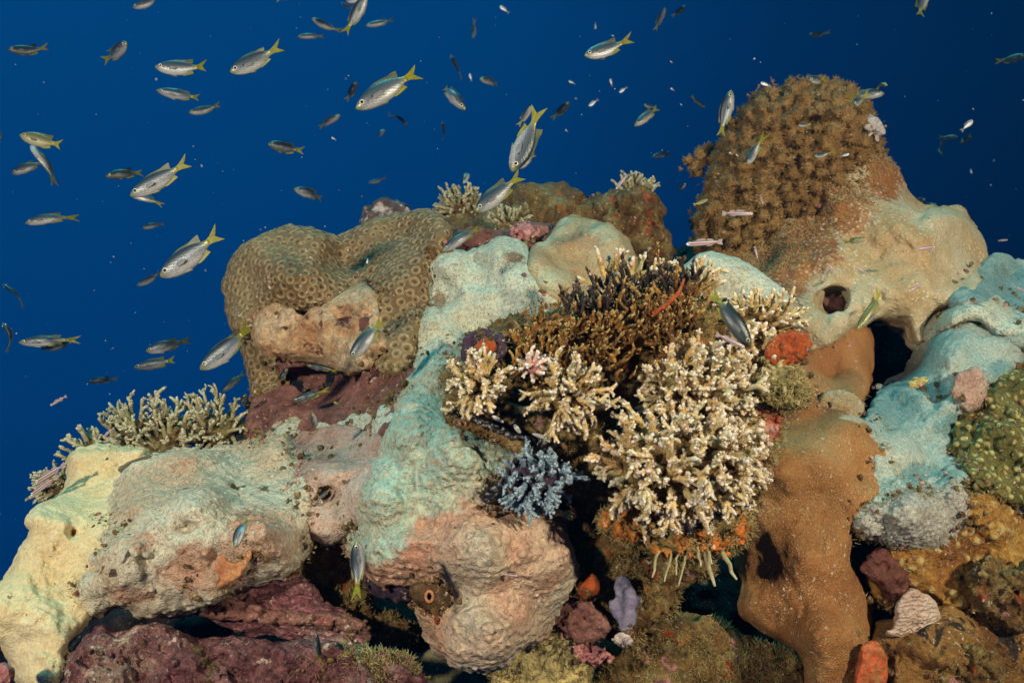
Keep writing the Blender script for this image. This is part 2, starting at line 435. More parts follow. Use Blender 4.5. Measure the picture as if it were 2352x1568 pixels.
def reefmat(name, stops, s1=14, mott=(90, 0.55, 1.35), polyp=None, patches=(), b1=(120, 0.5, 0.004), b2=None, rough=0.75, spec=0.25, tipc=None, dist1=0.4, wrinkle=None, tips=(0.55, 1.0), cell=None, zone=None, vary=None, fleck=.75):
    """stops: colours over a broad noise; mott: fine light and dark flecks; polyp: (scale, inner, ring radius, colour, amount, bump distance);
    patches: (scale, threshold, colour, softness) encrusting patches"""
    m, t, b = new_mat(name)
    tcn = t.nodes.new('ShaderNodeTexCoord'); vec = tcn.outputs['Object']
    col = ramp(t, stops, noise(t, vec, s1, 5, 0.6, dist1))
    for k, (sc, th, pc, soft) in enumerate(patches):
        off = t.nodes.new('ShaderNodeVectorMath'); off.operation = 'ADD'; off.inputs[1].default_value = (3.1 * k + 1.7, 2.3 * k, 5.9 * k)
        t.links.new(vec, off.inputs[0])
        f = sstep(t, noise(t, off.outputs[0], sc, 4, 0.65, 0.6), th, th + soft)
        col = mixc(t, f, col, pc)
    if zone:
        at = t.nodes.new('ShaderNodeAttribute'); at.attribute_name = 'zone'
        ad = t.nodes.new('ShaderNodeMath'); ad.operation = 'ADD'; t.links.new(at.outputs['Fac'], ad.inputs[0])
        n5 = t.nodes.new('ShaderNodeMath'); n5.operation = 'MULTIPLY'; n5.inputs[1].default_value = 2.0
        t.links.new(noise(t, vec, 46, 9, .78), n5.inputs[0]); t.links.new(n5.outputs[0], ad.inputs[1])
        col = mixc(t, sstep(t, ad.outputs[0], 1.28, 1.62), col, ramp(t, zone, noise(t, vec, 26, 4)))
    if vary:
        oi = t.nodes.new('ShaderNodeObjectInfo')
        col = mixc(t, 1.0, col, ramp(t, vary, oi.outputs['Random']), 'MULTIPLY')
    nb = None
    if cell:
        at = t.nodes.new('ShaderNodeAttribute'); at.attribute_name = 'cell'
        col = mixc(t, 1.0, col, ramp(t, cell[0], at.outputs['Fac']), 'MULTIPLY')
        if cell[1]: col = mixc(t, ramp(t, cell[2], at.outputs['Fac']), col, cell[1])
    if mott:
        f = ramp(t, [(0.3, g3(mott[1])), (0.5, g3(1.0)), (0.7, g3(mott[2]))], noise(t, vec, mott[0], 6, 0.75))
        col = mixc(t, 1.0, col, f, 'MULTIPLY')
    if fleck:
        of = t.nodes.new('ShaderNodeVectorMath'); of.operation = 'ADD'; of.inputs[1].default_value = (7.3, 1.9, 4.4); t.links.new(vec, of.inputs[0])
        big = sstep(t, noise(t, vec, 21, 3), .42, .62)
        m1 = mixc(t, 1.0, sstep(t, noise(t, vec, 230, 2, .5), .64, .69), big, 'MULTIPLY')
        col = mixc(t, mixc(t, 1.0, m1, g3(fleck), 'MULTIPLY'), col, (.62, .58, .47))
        m2 = mixc(t, 1.0, sstep(t, noise(t, of.outputs[0], 150, 4, .6), .63, .68), sstep(t, noise(t, of.outputs[0], 17, 3), .46, .62), 'MULTIPLY')
        col = mixc(t, mixc(t, 1.0, m2, g3(fleck), 'MULTIPLY'), col, (.06, .045, .03))
    if polyp:
        sc, style, pcol, amt, bd = polyp
        d = voro(t, vec, sc)
        if style == 'ring':
            f = ramp(t, [(0.0, g3(0.0)), (0.16, g3(0.1)), (0.36, g3(1.0)), (0.50, g3(0.25)), (0.7, g3(0.0))], d)
            h = ramp(t, [(0.0, g3(0.1)), (0.2, g3(0.25)), (0.38, g3(1.0)), (0.52, g3(0.55)), (0.8, g3(0.25))], d)
            dark = ramp(t, [(0.0, g3(0.45)), (0.2, g3(0.6)), (0.34, g3(1.0)), (1.0, g3(1.0))], d)
            col = mixc(t, 1.0, col, dark, 'MULTIPLY')
        elif style == 'dot':
            f = ramp(t, [(0.0, g3(1.0)), (0.22, g3(0.8)), (0.42, g3(0.0)), (1.0, g3(0.0))], d); h = f
        else:   # pit
            f = ramp(t, [(0.0, g3(1.0)), (0.2, g3(0.6)), (0.45, g3(0.0)), (1.0, g3(0.0))], d)
            h = ramp(t, [(0.0, g3(0.0)), (0.45, g3(1.0)), (1.0, g3(0.9))], d)
        f = mixc(t, 1.0, f, ramp(t, [(.38, g3(.1)), (.6, g3(1))], noise(t, vec, sc * .13, 3)), 'MULTIPLY')
        fm = t.nodes.new('ShaderNodeMath'); fm.operation = 'MULTIPLY'; fm.inputs[1].default_value = amt
        t.links.new(f, fm.inputs[0]); col = mixc(t, fm.outputs[0], col, pcol)
        nb = bump(t, h, 0.9, bd, nb)
    if wrinkle:
        wn = t.nodes.new('ShaderNodeTexWave'); wn.inputs['Scale'].default_value = wrinkle[0]; wn.inputs['Distortion'].default_value = 9
        wn.inputs['Detail'].default_value = 3; wn.inputs['Detail Scale'].default_value = 1.6; wn.bands_direction = 'Z'
        t.links.new(vec, wn.inputs['Vector']); nb = bump(t, wn.outputs['Fac'], 0.8, wrinkle[1], nb)
        col = mixc(t, wrinkle[2], col, ramp(t, [(0.0, g3(0.35)), (0.5, g3(1.0)), (1.0, g3(1.3))], wn.outputs['Fac']), 'MULTIPLY')
    if b1: nb = bump(t, noise(t, vec, b1[0], 6, 0.7), b1[1], b1[2], nb)
    if b2: nb = bump(t, noise(t, vec, b2[0], 3, 0.6), b2[1], b2[2], nb)
    if tipc:
        at = t.nodes.new('ShaderNodeAttribute'); at.attribute_name = 'tip'
        col = mixc(t, sstep(t, at.outputs['Fac'], tips[0], tips[1]), col, tipc)
    t.links.new(col, b.inputs['Base Color']); b.inputs['Roughness'].default_value = rough
    b.inputs['Specular IOR Level'].default_value = spec
    if nb is not None: t.links.new(nb, b.inputs['Normal'])
    return m
# ---------------------------------------------------------------- reef materials (colours of the things, some with ambient light painted in)
M = {}
M['rock'] = reefmat('reef_rock', [(0.25, (.006, .004, .004)), (0.45, (.018, .011, .009)), (0.6, (.028, .014, .012)), (0.75, (.06, .045, .025))], 16, (110, .35, 1.9), b1=(70, .9, .012), b2=(260, .6, .004),
    patches=((22, .60, (.09, .03, .03), .05), (30, .66, (.10, .09, .03), .04)))
M['honey'] = reefmat('honeycomb_coral', [(0.25, (.11, .065, .028)), (0.5, (.17, .11, .048)), (0.62, (.21, .15, .07)), (0.8, (.29, .25, .13))], 8, (200, .65, 1.3), b1=(300, .5, .002),
    cell=([(0.0, g3(.42)), (0.2, g3(.5)), (0.42, g3(1.0)), (1.0, g3(.85))], (.29, .22, .11), [(0.0, g3(0)), (0.36, g3(0)), (0.58, g3(.8)), (0.85, g3(0)), (1.0, g3(0))]))
M['sponge'] = reefmat('tan_sponge', [(0.25, (.24, .10, .05)), (0.42, (.44, .25, .12)), (0.55, (.54, .38, .22)), (0.75, (.60, .48, .32))], 20, (150, .45, 1.5), b1=(120, 1.0, .008), b2=(300, .7, .003), patches=((24, .60, (.14, .05, .04), .05),))
M['maroon'] = reefmat('maroon_rock', [(0.25, (.07, .025, .022)), (0.45, (.20, .085, .065)), (0.6, (.28, .13, .10)), (0.75, (.34, .22, .16))], 14, (130, .45, 1.4), b1=(110, .9, .008), b2=(300, .6, .003), patches=((20, .62, (.26, .06, .06), .06), (35, .66, (.40, .34, .24), .03)))
M['pale'] = reefmat('pale_coral', [(0.28, (.33, .26, .16)), (0.42, (.40, .40, .29)), (0.6, (.44, .50, .40)), (0.75, (.54, .57, .46))], 7, (240, .7, 1.25), polyp=(240, 'dot', (.64, .66, .54), .5, 0.0022), b1=(60, .35, .005), b2=(420, .6, .0015), zone=[(0.3, (.14, .09, .05)), (0.75, (.32, .24, .15))])
M['palebrown'] = reefmat('pale_brown_coral', [(0.28, (.23, .13, .05)), (0.45, (.34, .24, .12)), (0.58, (.40, .38, .24)), (0.75, (.46, .47, .34))], 9, (240, .7, 1.25), polyp=(300, 'dot', (.58, .55, .42), .4, 0.0011), b1=(60, .4, .005), b2=(420, .6, .0015), zone=[(0.3, (.26, .15, .07)), (0.75, (.36, .26, .14))])
M['tower'] = reefmat('tower_coral', [(0.30, (.34, .20, .08)), (0.40, (.39, .27, .13)), (0.48, (.42, .34, .20)), (0.60, (.46, .41, .27)), (0.75, (.49, .48, .36))], 4.0, (240, .65, 1.25), polyp=(125, 'dot', (.66, .60, .42), .75, 0.0014), b1=(330, .6, .002), zone=[(0.3, (.20, .06, .016)), (0.5, (.27, .11, .032)), (0.75, (.34, .19, .08))])
M['soft'] = reefmat('bushy_soft_coral', [(0.3, (.15, .075, .02)), (0.55, (.25, .145, .045)), (0.8, (.33, .22, .085))], 16, (160, .5, 1.4), b1=(180, .7, .004), tipc=(.54, .44, .22), tips=(.3, 1.0))
M['lobe'] = reefmat('lobed_coral', [(0.28, (.38, .16, .095)), (0.42, (.46, .255, .165)), (0.54, (.46, .34, .23)), (0.66, (.42, .40, .30)), (0.78, (.36, .42, .34))], 7, (210, .6, 1.3), polyp=(330, 'pit', (.26, .20, .15), .35, .001), b1=(260, .7, .0025), b2=(95, .6, .003), wrinkle=(24, .0016, .14),
    zone=[(0.28, (.40, .36, .24)), (0.45, (.35, .40, .29)), (0.6, (.30, .42, .33)), (0.78, (.27, .41, .35))], cell=([(0.0, g3(1.0)), (0.5, g3(1.0)), (0.75, g3(.78)), (1.0, g3(1.0))], (.48, .33, .20), [(0.0, g3(.7)), (0.35, g3(.55)), (0.7, g3(0)), (1.0, g3(0))]))
M['lobetop'] = reefmat('knobbly_coral', [(0.28, (.36, .33, .20)), (0.45, (.33, .43, .31)), (0.6, (.30, .48, .37)), (0.78, (.25, .47, .39))], 7, (210, .65, 1.3), b1=(220, .7, .0025), b2=(420, .5, .0015),
    cell=([(0.0, g3(1.0)), (0.5, g3(1.0)), (0.75, g3(.8)), (1.0, g3(1.0))], (.50, .33, .18), [(0.0, g3(.75)), (0.35, g3(.6)), (0.7, g3(0)), (1.0, g3(0))]))
M['mound'] = reefmat('encrusted_mound_coral', [(0.28, (.46, .27, .16)), (0.42, (.48, .37, .24)), (0.52, (.52, .45, .32)), (0.64, (.56, .52, .38)), (0.78, (.46, .48, .37))], 7.5, (220, .55, 1.3), polyp=(330, 'pit', (.30, .24, .16), .4, .001), b1=(110, .8, .006), b2=(300, .8, .003),
    patches=((12, .615, (.13, .10, .045), .03), (20, .66, (.07, .05, .03), .02)), zone=[(0.3, (.44, .22, .13)), (0.5, (.46, .29, .19)), (0.75, (.50, .38, .27))], cell=([(0.0, g3(1.1)), (0.5, g3(1.0)), (0.75, g3(.8)), (1.0, g3(1.0))], None))
M['pinkgrey'] = reefmat('pink_grey_coral', [(0.28, (.28, .14, .10)), (0.45, (.42, .27, .20)), (0.6, (.46, .36, .28)), (0.78, (.54, .48, .38))], 12, (220, .6, 1.3), polyp=(300, 'pit', (.30, .20, .15), .4, 0.0009), b1=(110, .8, .005), b2=(300, .7, .003))
M['cream'] = reefmat('cream_coral', [(0.28, (.54, .39, .18)), (0.5, (.66, .53, .28)), (0.75, (.71, .61, .37))], 12, (300, .68, 1.2), b1=(170, .7, .004), b2=(460, .8, .002))
M['pink'] = reefmat('pink_crust', [(0.25, (.06, .022, .022)), (0.42, (.16, .055, .055)), (0.55, (.25, .11, .10)), (0.72, (.40, .30, .20))], 24, (130, .25, 2.0), b1=(80, 1.0, .014), b2=(280, .9, .005), patches=((26, .58, (.13, .085, .03), .06), (44, .61, (.52, .40, .32), .03)))
M['purple'] = reefmat('purple_ridged_crust', [(0.25, (.12, .035, .04)), (0.5, (.28, .11, .115)), (0.75, (.48, .32, .28))], 22, (150, .3, 1.8), b1=(130, .9, .008), b2=(300, .9, .004), wrinkle=(40, .007, .6), patches=((40, .64, (.55, .44, .30), .02), (30, .64, (.12, .08, .03), .04)))
M['brown'] = reefmat('brown_leaf_coral', [(0.28, (.15, .056, .016)), (0.42, (.25, .105, .030)), (0.56, (.33, .16, .052)), (0.74, (.42, .27, .12))], 7, (420, .5, 1.45), polyp=(330, 'dot', (.52, .38, .18), .6, 0.0007), b1=(460, .8, .002), patches=((10, .66, (.11, .04, .015), .10),), zone=[(0.3, (.36, .29, .18)), (0.75, (.50, .44, .32))])
M['brownfan'] = reefmat('brown_fan_coral', [(0.28, (.24, .09, .03)), (0.5, (.33, .15, .05)), (0.75, (.42, .24, .10))], 9, (420, .6, 1.35), b1=(400, .7, .002))  # lighter brown than the leaf coral
M['grey'] = reefmat('grey_knobbly_coral', [(0.28, (.24, .21, .17)), (0.45, (.40, .38, .31)), (0.75, (.56, .55, .48))], 14, (260, .4, 1.5), b1=(230, 1.0, .004), b2=(420, .8, .002))
M['shell'] = reefmat('pale_cup', [(0.28, (.44, .28, .20)), (0.5, (.58, .44, .33)), (0.8, (.66, .57, .46))], 22, (260, .7, 1.25), b1=(150, .8, .004), b2=(420, .7, .002), wrinkle=(60, .0012, .25))
M['orange'] = reefmat('orange_brown_rock', [(0.25, (.08, .03, .01)), (0.40, (.25, .10, .02)), (0.54, (.38, .20, .04)), (0.68, (.46, .34, .10)), (0.8, (.50, .44, .18))], 13, (130, .4, 1.6), b1=(90, .9, .009), b2=(260, .7, .004), patches=((20, .60, (.06, .03, .02), .05), (30, .66, (.30, .07, .04), .03), (40, .67, (.58, .52, .26), .03)), cell=([(0.0, g3(1.0)), (1.0, g3(1.0))], (.62, .50, .20), [(0.0, g3(.85)), (0.35, g3(.6)), (0.75, g3(0)), (1.0, g3(0))]))
M['brownrock'] = reefmat('rusty_brown_rock', [(0.25, (.05, .02, .008)), (0.42, (.16, .07, .018)), (0.56, (.24, .12, .03)), (0.70, (.32, .19, .06)), (0.8, (.44, .33, .14))], 10, (150, .45, 1.5), b1=(90, .9, .008), b2=(300, .7, .003), patches=((16, .60, (.03, .02, .014), .04), (40, .68, (.60, .55, .36), .02)))
M['yellow'] = reefmat('yellow_knobbed_coral', [(0.25, (.05, .06, .015)), (0.5, (.14, .125, .03)), (0.75, (.24, .20, .055))], 18, (160, .4, 1.6), b1=(160, .8, .005),
    cell=([(0.0, g3(1.0)), (0.5, g3(1.0)), (0.8, g3(.55)), (1.0, g3(.7))], (.44, .38, .14), [(0.0, g3(.8)), (0.35, g3(.7)), (0.7, g3(0)), (1.0, g3(0))]))
M['grit'] = reefmat('grey_coral_teal_light', [(0.28, (.20, .22, .17)), (0.42, (.28, .37, .32)), (0.58, (.38, .42, .34)), (0.75, (.48, .48, .38))], 9, (300, .5, 1.5), b1=(240, .9, .004), b2=(90, .6, .006), patches=((16, .62, (.24, .12, .07), .07),), zone=[(0.3, (.12, .22, .21)), (0.75, (.22, .33, .30))])  # zone paints teal ambient light over the grey coral
M['ridge'] = reefmat('mossy_rock', [(0.25, (.05, .03, .016)), (0.42, (.15, .085, .03)), (0.55, (.22, .17, .06)), (0.66, (.26, .27, .13)), (0.78, (.20, .28, .18))], 16, (120, .4, 1.6), b1=(80, 1.0, .012), b2=(240, .7, .005), patches=((15, .58, (.34, .11, .015), .06), (30, .64, (.42, .38, .24), .03)))
M['spongeorange'] = reefmat('orange_sponge', [(0.25, (.20, .03, .006)), (0.5, (.38, .075, .014)), (0.8, (.48, .17, .05))], 40, (200, .45, 1.4), b1=(160, .9, .006), b2=(400, .6, .002), rough=.5)
M['lav'] = reefmat('lavender_sponge', [(0.25, (.14, .12, .18)), (0.8, (.26, .24, .32))], 40, (260, .6, 1.3), b1=(240, .8, .003))
M['white'] = reefmat('white_crust', [(0.25, (.34, .24, .20)), (0.8, (.75, .70, .64))], 60, (200, .5, 1.3), b1=(180, .9, .005))
M['pinkknob'] = reefmat('pink_knob_crust', [(0.25, (.34, .09, .10)), (0.55, (.52, .22, .20)), (0.8, (.66, .50, .42))], 60, (220, .45, 1.4), b1=(200, .9, .005))
M['turfrock'] = reefmat('turf_covered_rock', [(0.25, (.05, .025, .012)), (0.42, (.15, .075, .022)), (0.56, (.24, .16, .05)), (0.75, (.34, .26, .11))], 30, (140, .3, 1.9), b1=(110, 1.0, .012), b2=(340, .8, .004), patches=((26, .60, (.36, .075, .02), .04), (34, .64, (.42, .18, .17), .03), (50, .66, (.62, .55, .40), .02)))
M['algae'] = reefmat('brown_algae', [(0.25, (.04, .018, .007)), (0.5, (.20, .085, .016)), (0.75, (.42, .21, .035))], 18, (160, .3, 1.9), b1=(140, .9, .006), tipc=(.50, .34, .12), tips=(.6, 1.0))
M['turf'] = reefmat('turf', [(0.25, (.10, .065, .02)), (0.5, (.22, .16, .045)), (0.8, (.32, .28, .12))], 60, (300, .5, 1.5), b1=None, tipc=(.48, .42, .22), tips=(.3, 1.0))
M['finger'] = reefmat('cream_branching_coral', [(0.25, (.42, .28, .085)), (0.5, (.55, .41, .17)), (0.8, (.60, .50, .27))], 24, (300, .7, 1.25), polyp=(420, 'ring', (.66, .57, .44), .3, 0.0005), b1=(300, .7, .002), tipc=(.76, .69, .60), tips=(.66, 1.1), vary=[(0.0, (1.0, .82, .60)), (0.3, (1.05, 1.0, .9)), (0.6, (1.1, .98, .78)), (0.85, (.9, 1.0, 1.05)), (1.0, (1.1, .86, .72))])
M['fingerblue'] = reefmat('blue_light_branching_coral', [(0.25, (.09, .15, .19)), (0.8, (.17, .24, .28))], 30, (300, .7, 1.3), b1=(300, .7, .002), tipc=(.34, .43, .48), tips=(.5, 1.1))  # blue ambient light put into the coral's colour
M['stag'] = reefmat('pale_staghorn_coral', [(0.25, (.24, .20, .09)), (0.8, (.36, .33, .18))], 30, (300, .7, 1.3), b1=(300, .7, .002), tipc=(.54, .50, .34), tips=(.55, 1.1))
M['mantle'] = reefmat('black_mantle', [(0.25, (.004, .004, .006)), (0.8, (.012, .010, .012))], 40, (300, .8, 1.2), b1=(200, .3, .002), rough=.35, spec=.5)
M['pearl'] = reefmat('pale_spot', [(0.25, (.45, .42, .40)), (0.8, (.62, .60, .56))], 40, (300, .8, 1.1), b1=None, rough=.4)
M['ring'] = reefmat('tunicate_rim', [(0.25, (.34, .13, .05)), (0.8, (.42, .20, .09))], 60, (300, .8, 1.2), b1=None, rough=.4)
M['tunicate'] = reefmat('tunicate_skin', [(0.25, (.04, .02, .01)), (0.5, (.09, .045, .016)), (0.8, (.17, .10, .035))], 60, (300, .5, 1.4), b1=(200, .8, .005), rough=.45)
M['darkcrust'] = reefmat('purple_black_crust', [(0.25, (.025, .015, .028)), (0.8, (.10, .055, .09))], 40, (220, .5, 1.5), b1=(200, .9, .005))

BD = {}
# ---------------------------------------------------------------- reef rock below everything (terrain)
b = Body(1.50, 11, 3)
b.pillow([(150, 1300), (420, 1080), (600, 940), (640, 760), (800, 590), (960, 540), (1180, 560), (1400, 560), (1520, 610), (1640, 560), (1800, 500), (2050, 560), (2250, 640), (2500, 680), (2900, 900), (3000, 1700), (2700, 2400), (1200, 2500), (100, 2400), (-200, 1800)], 260, 240, dy=230, tilt=(0, 0.0))
b.pillow([(150, 1560), (320, 1330), (640, 1240), (900, 1260), (1200, 1200), (1700, 1220), (2050, 1150), (2360, 1130), (2900, 1300), (2900, 2300), (1200, 2400), (0, 2300)], 240, 230, dy=-330, tilt=(0, -0.25))
b.noise(34, 90, 4).k
b.build('reef_slope', M['rock'], kind='structure')
BD['rock'] = b

# ---------------------------------------------------------------- back ridge
b = Body(1.36, 6, 11)
b.pillow([(985, 520), (1040, 500), (1120, 495), (1165, 470), (1200, 440), (1240, 435), (1275, 430), (1315, 445), (1345, 470), (1385, 470), (1385, 560), (1330, 620), (1100, 640), (1000, 600)], 70, 90)
b.blob(1200, 465, -60, 38); b.blob(1290, 475, -60, 52, 44, 50); b.blob(1350, 500, -50, 40); b.noise(11, 34, 4)
b.build('ridge_rock', M['ridge'], 'mossy orange brown rock on the crest between the two pale coral tufts', 'rock')
BD['ridge'] = b
b = Body(1.32, 6, 12)
b.pillow([(1365, 470), (1400, 450), (1450, 440), (1505, 455), (1515, 500), (1535, 560), (1530, 600), (1480, 610), (1400, 600), (1370, 540)], 60, 80)
b.noise(12, 30, 4)
b.build('crest_boulder', M['turfrock'], 'dark turf covered boulder under a coral tuft at the right end of the crest', 'rock')
b = Body(1.25, 5, 13)
b.pillow([(840, 505), (850, 480), (880, 466), (915, 468), (942, 485), (935, 520), (890, 540), (850, 530)], 40, 50); b.noise(9, 24, 4)
b.build('rubble_rock', reefmat('white_flecked_rock', [(0.3, (.05, .03, .025)), (0.55, (.14, .09, .08)), (0.62, (.50, .44, .40)), (0.8, (.62, .58, .52))], 40, (140, .5, 1.5), b1=(120, .9, .008)),
        'small dark rock with white flecks poking above the honeycomb coral', 'rock')
b = Body(1.10, 5, 14)
b.pillow([(1030, 545), (1080, 530), (1140, 540), (1200, 520), (1270, 525), (1285, 560), (1240, 590), (1200, 600), (1150, 570), (1090, 600), (1040, 590)], 34, 50)
b.noise(12, 22, 4)
b.build('rubble_rock', M['maroon'], 'dark red knobbly rubble wedged between the crest and the pale lobed coral', 'rock')
b = Body(1.06, 4, 15); b.blob(1205, 537, 0, 26, 22, 24); b.noise(11.2, 12, 4); b.noise(1.4, 13, 2)
b.build('encrusting_sponge', M['pinkknob'], 'pink lumpy sponge in the dark gap below the crest', 'sponge')

# ---------------------------------------------------------------- honeycomb coral and the rock it stands on
b = Body(1.06, 2.8, 21); b.gh = 70; b.ghl = [72, 44, 22, 12]; b.kk = 24; b.cells = (.0112, .0016, 'cup')
b.pillow([(528, 690), (532, 630), (555, 580), (600, 545), (660, 530), (720, 535), (775, 555), (800, 600), (820, 660), (780, 700), (690, 712), (620, 720), (585, 770), (555, 765), (535, 730)], 110, 130, tilt=(0, -.15), p=2.2, bumps=((790, 600, 26, -44), (700, 640, 60, 10)))
b.pillow([(760, 570), (800, 545), (860, 512), (930, 495), (985, 495), (1020, 515), (1030, 550), (1000, 600), (960, 640), (900, 640), (820, 650), (780, 630)], 70, 90, dy=26, tilt=(0, -.3), p=2.3)
b.pillow([(862, 660), (890, 615), (930, 590), (970, 590), (985, 640), (970, 720), (950, 790), (930, 850), (880, 850), (852, 780)], 50, 75, dy=-18, tilt=(.2, 0), p=2.3)
b.pillow([(560, 745), (610, 760), (640, 800), (650, 870), (630, 925), (595, 915), (578, 850)], 34, 40, dy=34)
b.k = 12; b.noise(7, 50, 4)
b.build('honeycomb_coral', M['honey'], 'brown rounded honeycomb coral with ringed cups standing against the blue water', 'coral')
BD['honey'] = b
b = Body(0.99, 4.5, 22); b.gh = 26; b.kk = 12
b.pillow([(585, 745), (600, 715), (650, 700), (700, 715), (740, 690), (790, 680), (830, 650), (858, 690), (880, 800), (820, 850), (740, 830), (680, 820), (620, 810), (590, 785)], 50, 60, dy=-44)
b.hole(700, 705, -55, 30, (1.4, .8, 1)); b.hole(645, 725, -62, 7); b.hole(655, 752, -64, 9); b.hole(690, 760, -62, 7); b.hole(790, 720, -58, 22)
b.noise(9, 24, 4)
b.build('tan_sponge', M['sponge'], 'tan pitted sponge crust under the overhang of the honeycomb coral', 'sponge')
b = Body(1.02, 5, 23); b.gh = 30; b.kk = 16
b.pillow([(575, 960), (600, 910), (650, 880), (650, 810), (720, 790), (800, 800), (860, 780), (930, 800), (980, 850), (960, 930), (930, 1000), (800, 1050), (700, 1060), (620, 1050), (578, 1010)], 60, 75, dy=24)
b.hole(720, 870, -95, 62, (1.35, .62, 1)); b.hole(830, 850, -80, 26, (.7, 1.5, 1)); b.noise(8, 32, 4)
b.build('maroon_rock', M['maroon'], 'dull maroon rock with a shadowed recess below the honeycomb coral', 'rock')
BD['maroon'] = b
b = Body(0.93, 4.5, 24)
b.pillow([(850, 830), (870, 790), (900, 800), (935, 800), (950, 840), (945, 900), (900, 910), (860, 890)], 26, 34); b.noise(8, 16, 4); b.hole(870, 820, -35, 14, (.8, 1.6, 1))
b.build('rubble_rock', M['pink'], 'pink crusted rubble knob tucked beside the left flank of the pale lobed coral', 'rock')

# ---------------------------------------------------------------- pale lobed corals in the middle
b = Body(0.98, 4.5, 31); b.gh = 40; b.kk = 20
b.pillow([(952, 790), (955, 720), (965, 660), (985, 605), (1030, 578), (1075, 588), (1110, 568), (1150, 550), (1200, 572), (1225, 620), (1255, 660), (1330, 720), (1320, 800), (1200, 870), (1080, 900), (990, 890), (948, 840)], 75, 100, dy=14,
         bumps=((1035, 620, 30, 22), (1150, 600, 34, 30), (1088, 600, 16, -34), (1100, 650, 22, -18), (1015, 680, 26, -22), (1100, 730, 60, -34), (990, 740, 28, 26), (1200, 680, 40, 14))); b.zones = [(1010, 690, 16, 32), (1180, 592, 24, 16)]
b.noise(7.5, 40, 4); b.noise(1.4, 13, 2)
b.build('pale_lobed_coral', M['pale'], 'pale greenish lobed coral with two humps right of the honeycomb coral', 'coral')
BD['pale'] = b
b = Body(1.08, 5, 32); b.gh = 44; b.kk = 20
b.pillow([(1212, 600), (1235, 572), (1265, 565), (1278, 530), (1310, 507), (1355, 515), (1405, 530), (1438, 562), (1450, 610), (1440, 670), (1380, 700), (1290, 700), (1230, 650)], 75, 85, bumps=((1290, 560, 24, 14), (1350, 560, 40, 18), (1250, 600, 20, 10))); b.zones = [(1340, 555, 50, 22), (1245, 592, 22, 20)]
b.noise(7.5, 40, 4); b.noise(1.4, 13, 2)
b.build('pale_lobed_coral', M['palebrown'], 'pale brown humped coral behind the dark brown algae, below the crest boulder', 'coral')
b = Body(0.98, 5, 33); b.kk = 14
b.pillow([(1545, 680), (1575, 620), (1610, 588), (1650, 590), (1710, 608), (1765, 645), (1812, 690), (1800, 760), (1700, 790), (1580, 760)], 50, 65, dy=0, tilt=(0, -.25)); b.noise(5.0, 40, 4); b.noise(1.4, 13, 2)
b.build('plate_coral', M['pale'], 'pale green plate coral behind the branching coral, left of the tower foot', 'coral')

# ---------------------------------------------------------------- tower
b = Body(1.385, 5, 41)
b.pillow([(1610, 560), (1612, 500), (1640, 420), (1660, 370), (1685, 300), (1715, 268), (1745, 232), (1795, 212), (1850, 200), (1920, 205), (1965, 225), (1992, 270), (2004, 340), (1990, 420), (1920, 480), (1840, 540), (1780, 610), (1720, 640), (1640, 610)], 110, 140, tilt=(-.15, -.1))
b.blob(1655, 378, 30, 52, 30, 34); b.blob(1625, 365, 40, 26, 18, 20); b.blob(1690, 390, 20, 40, 40, 40); b.lumps(26, 34); b.noise(9, 20, 4)
tw = empty('bushy_soft_coral', P(1800, 600, 1.42)); tag(tw, 'brown bushy soft coral covering the top of the tall reef tower', 'coral')
b.build('body', M['soft'], parent=tw); BD['soft'] = b
def tentacles(bd, n, ln, rd, seed, mat, parent, keep=None, name='polyp_tufts', splay=.7, ns=4, tips=True, kind='stuff', label=None, wsc=None):
    rng = random.Random(seed); N = bd.normals(); mb = MB(); c = 0; tries = 0
    idxs = list(range(len(bd.V)))
    while c < n and tries < n * 14:
        tries += 1
        i = rng.choice(idxs)
        if N[i][1] > 0.45: continue
        if keep is not None and not keep(bd.uvw[i]): continue
        d = Vector(N[i]) + Vector((rng.gauss(0, splay), rng.gauss(0, splay), rng.gauss(0, splay)))
        t1 = 1.0
        if wsc:
            q_ = bd.uvw[i:i + 1] / wsc[0]; t1 = float(np.clip(1.45 - 1.9 * worley(q_[:, 0], q_[:, 1], q_[:, 2], wsc[1])[0], .12, 1.0))
        s = rng.uniform(.6, 1.3); p = Vector(bd.V[i]) - Vector(N[i]) * rd * .5
        mb.cone(p + Vector((rng.uniform(-1, 1), rng.uniform(-1, 1), rng.uniform(-1, 1))) * rd, d, rd * s, ln * s, ns, 0.0, t1); c += 1
    o = mb.build(name, mat, parent); 
    if kind: o['kind'] = kind
    if label: o['label'] = label
    return o
tentacles(b, 34000, .0062, .0014, 5, M['soft'], tw, name='polyp_tufts', splay=.32, wsc=(36, 41))
b = Body(1.36, 6, 42); b.gh = 60; b.kk = 20
b.pillow([(1690, 640), (1725, 560), (1790, 490), (1850, 440), (1930, 400), (1990, 352), (2032, 365), (2060, 405), (2070, 440), (2092, 480), (2110, 494), (2145, 490), (2195, 500), (2232, 530), (2256, 570), (2262, 620), (2250, 655), (2190, 690), (2140, 725), (2110, 790), (2085, 745), (2020, 735), (1980, 740), (1945, 760), (1890, 795), (1830, 800), (1770, 740), (1760, 690)], 70, 110, tilt=(0, -.12),
         bumps=((1830, 480, 80, -44), (1750, 580, 60, -20), (2030, 430, 34, 20), (2180, 560, 44, 34), (2090, 540, 50, 26), (1900, 640, 60, 16), (1990, 600, 46, -22), (2100, 490, 18, -26), (2200, 650, 40, -24), (2090, 690, 40, 24), (1860, 720, 34, 20)))
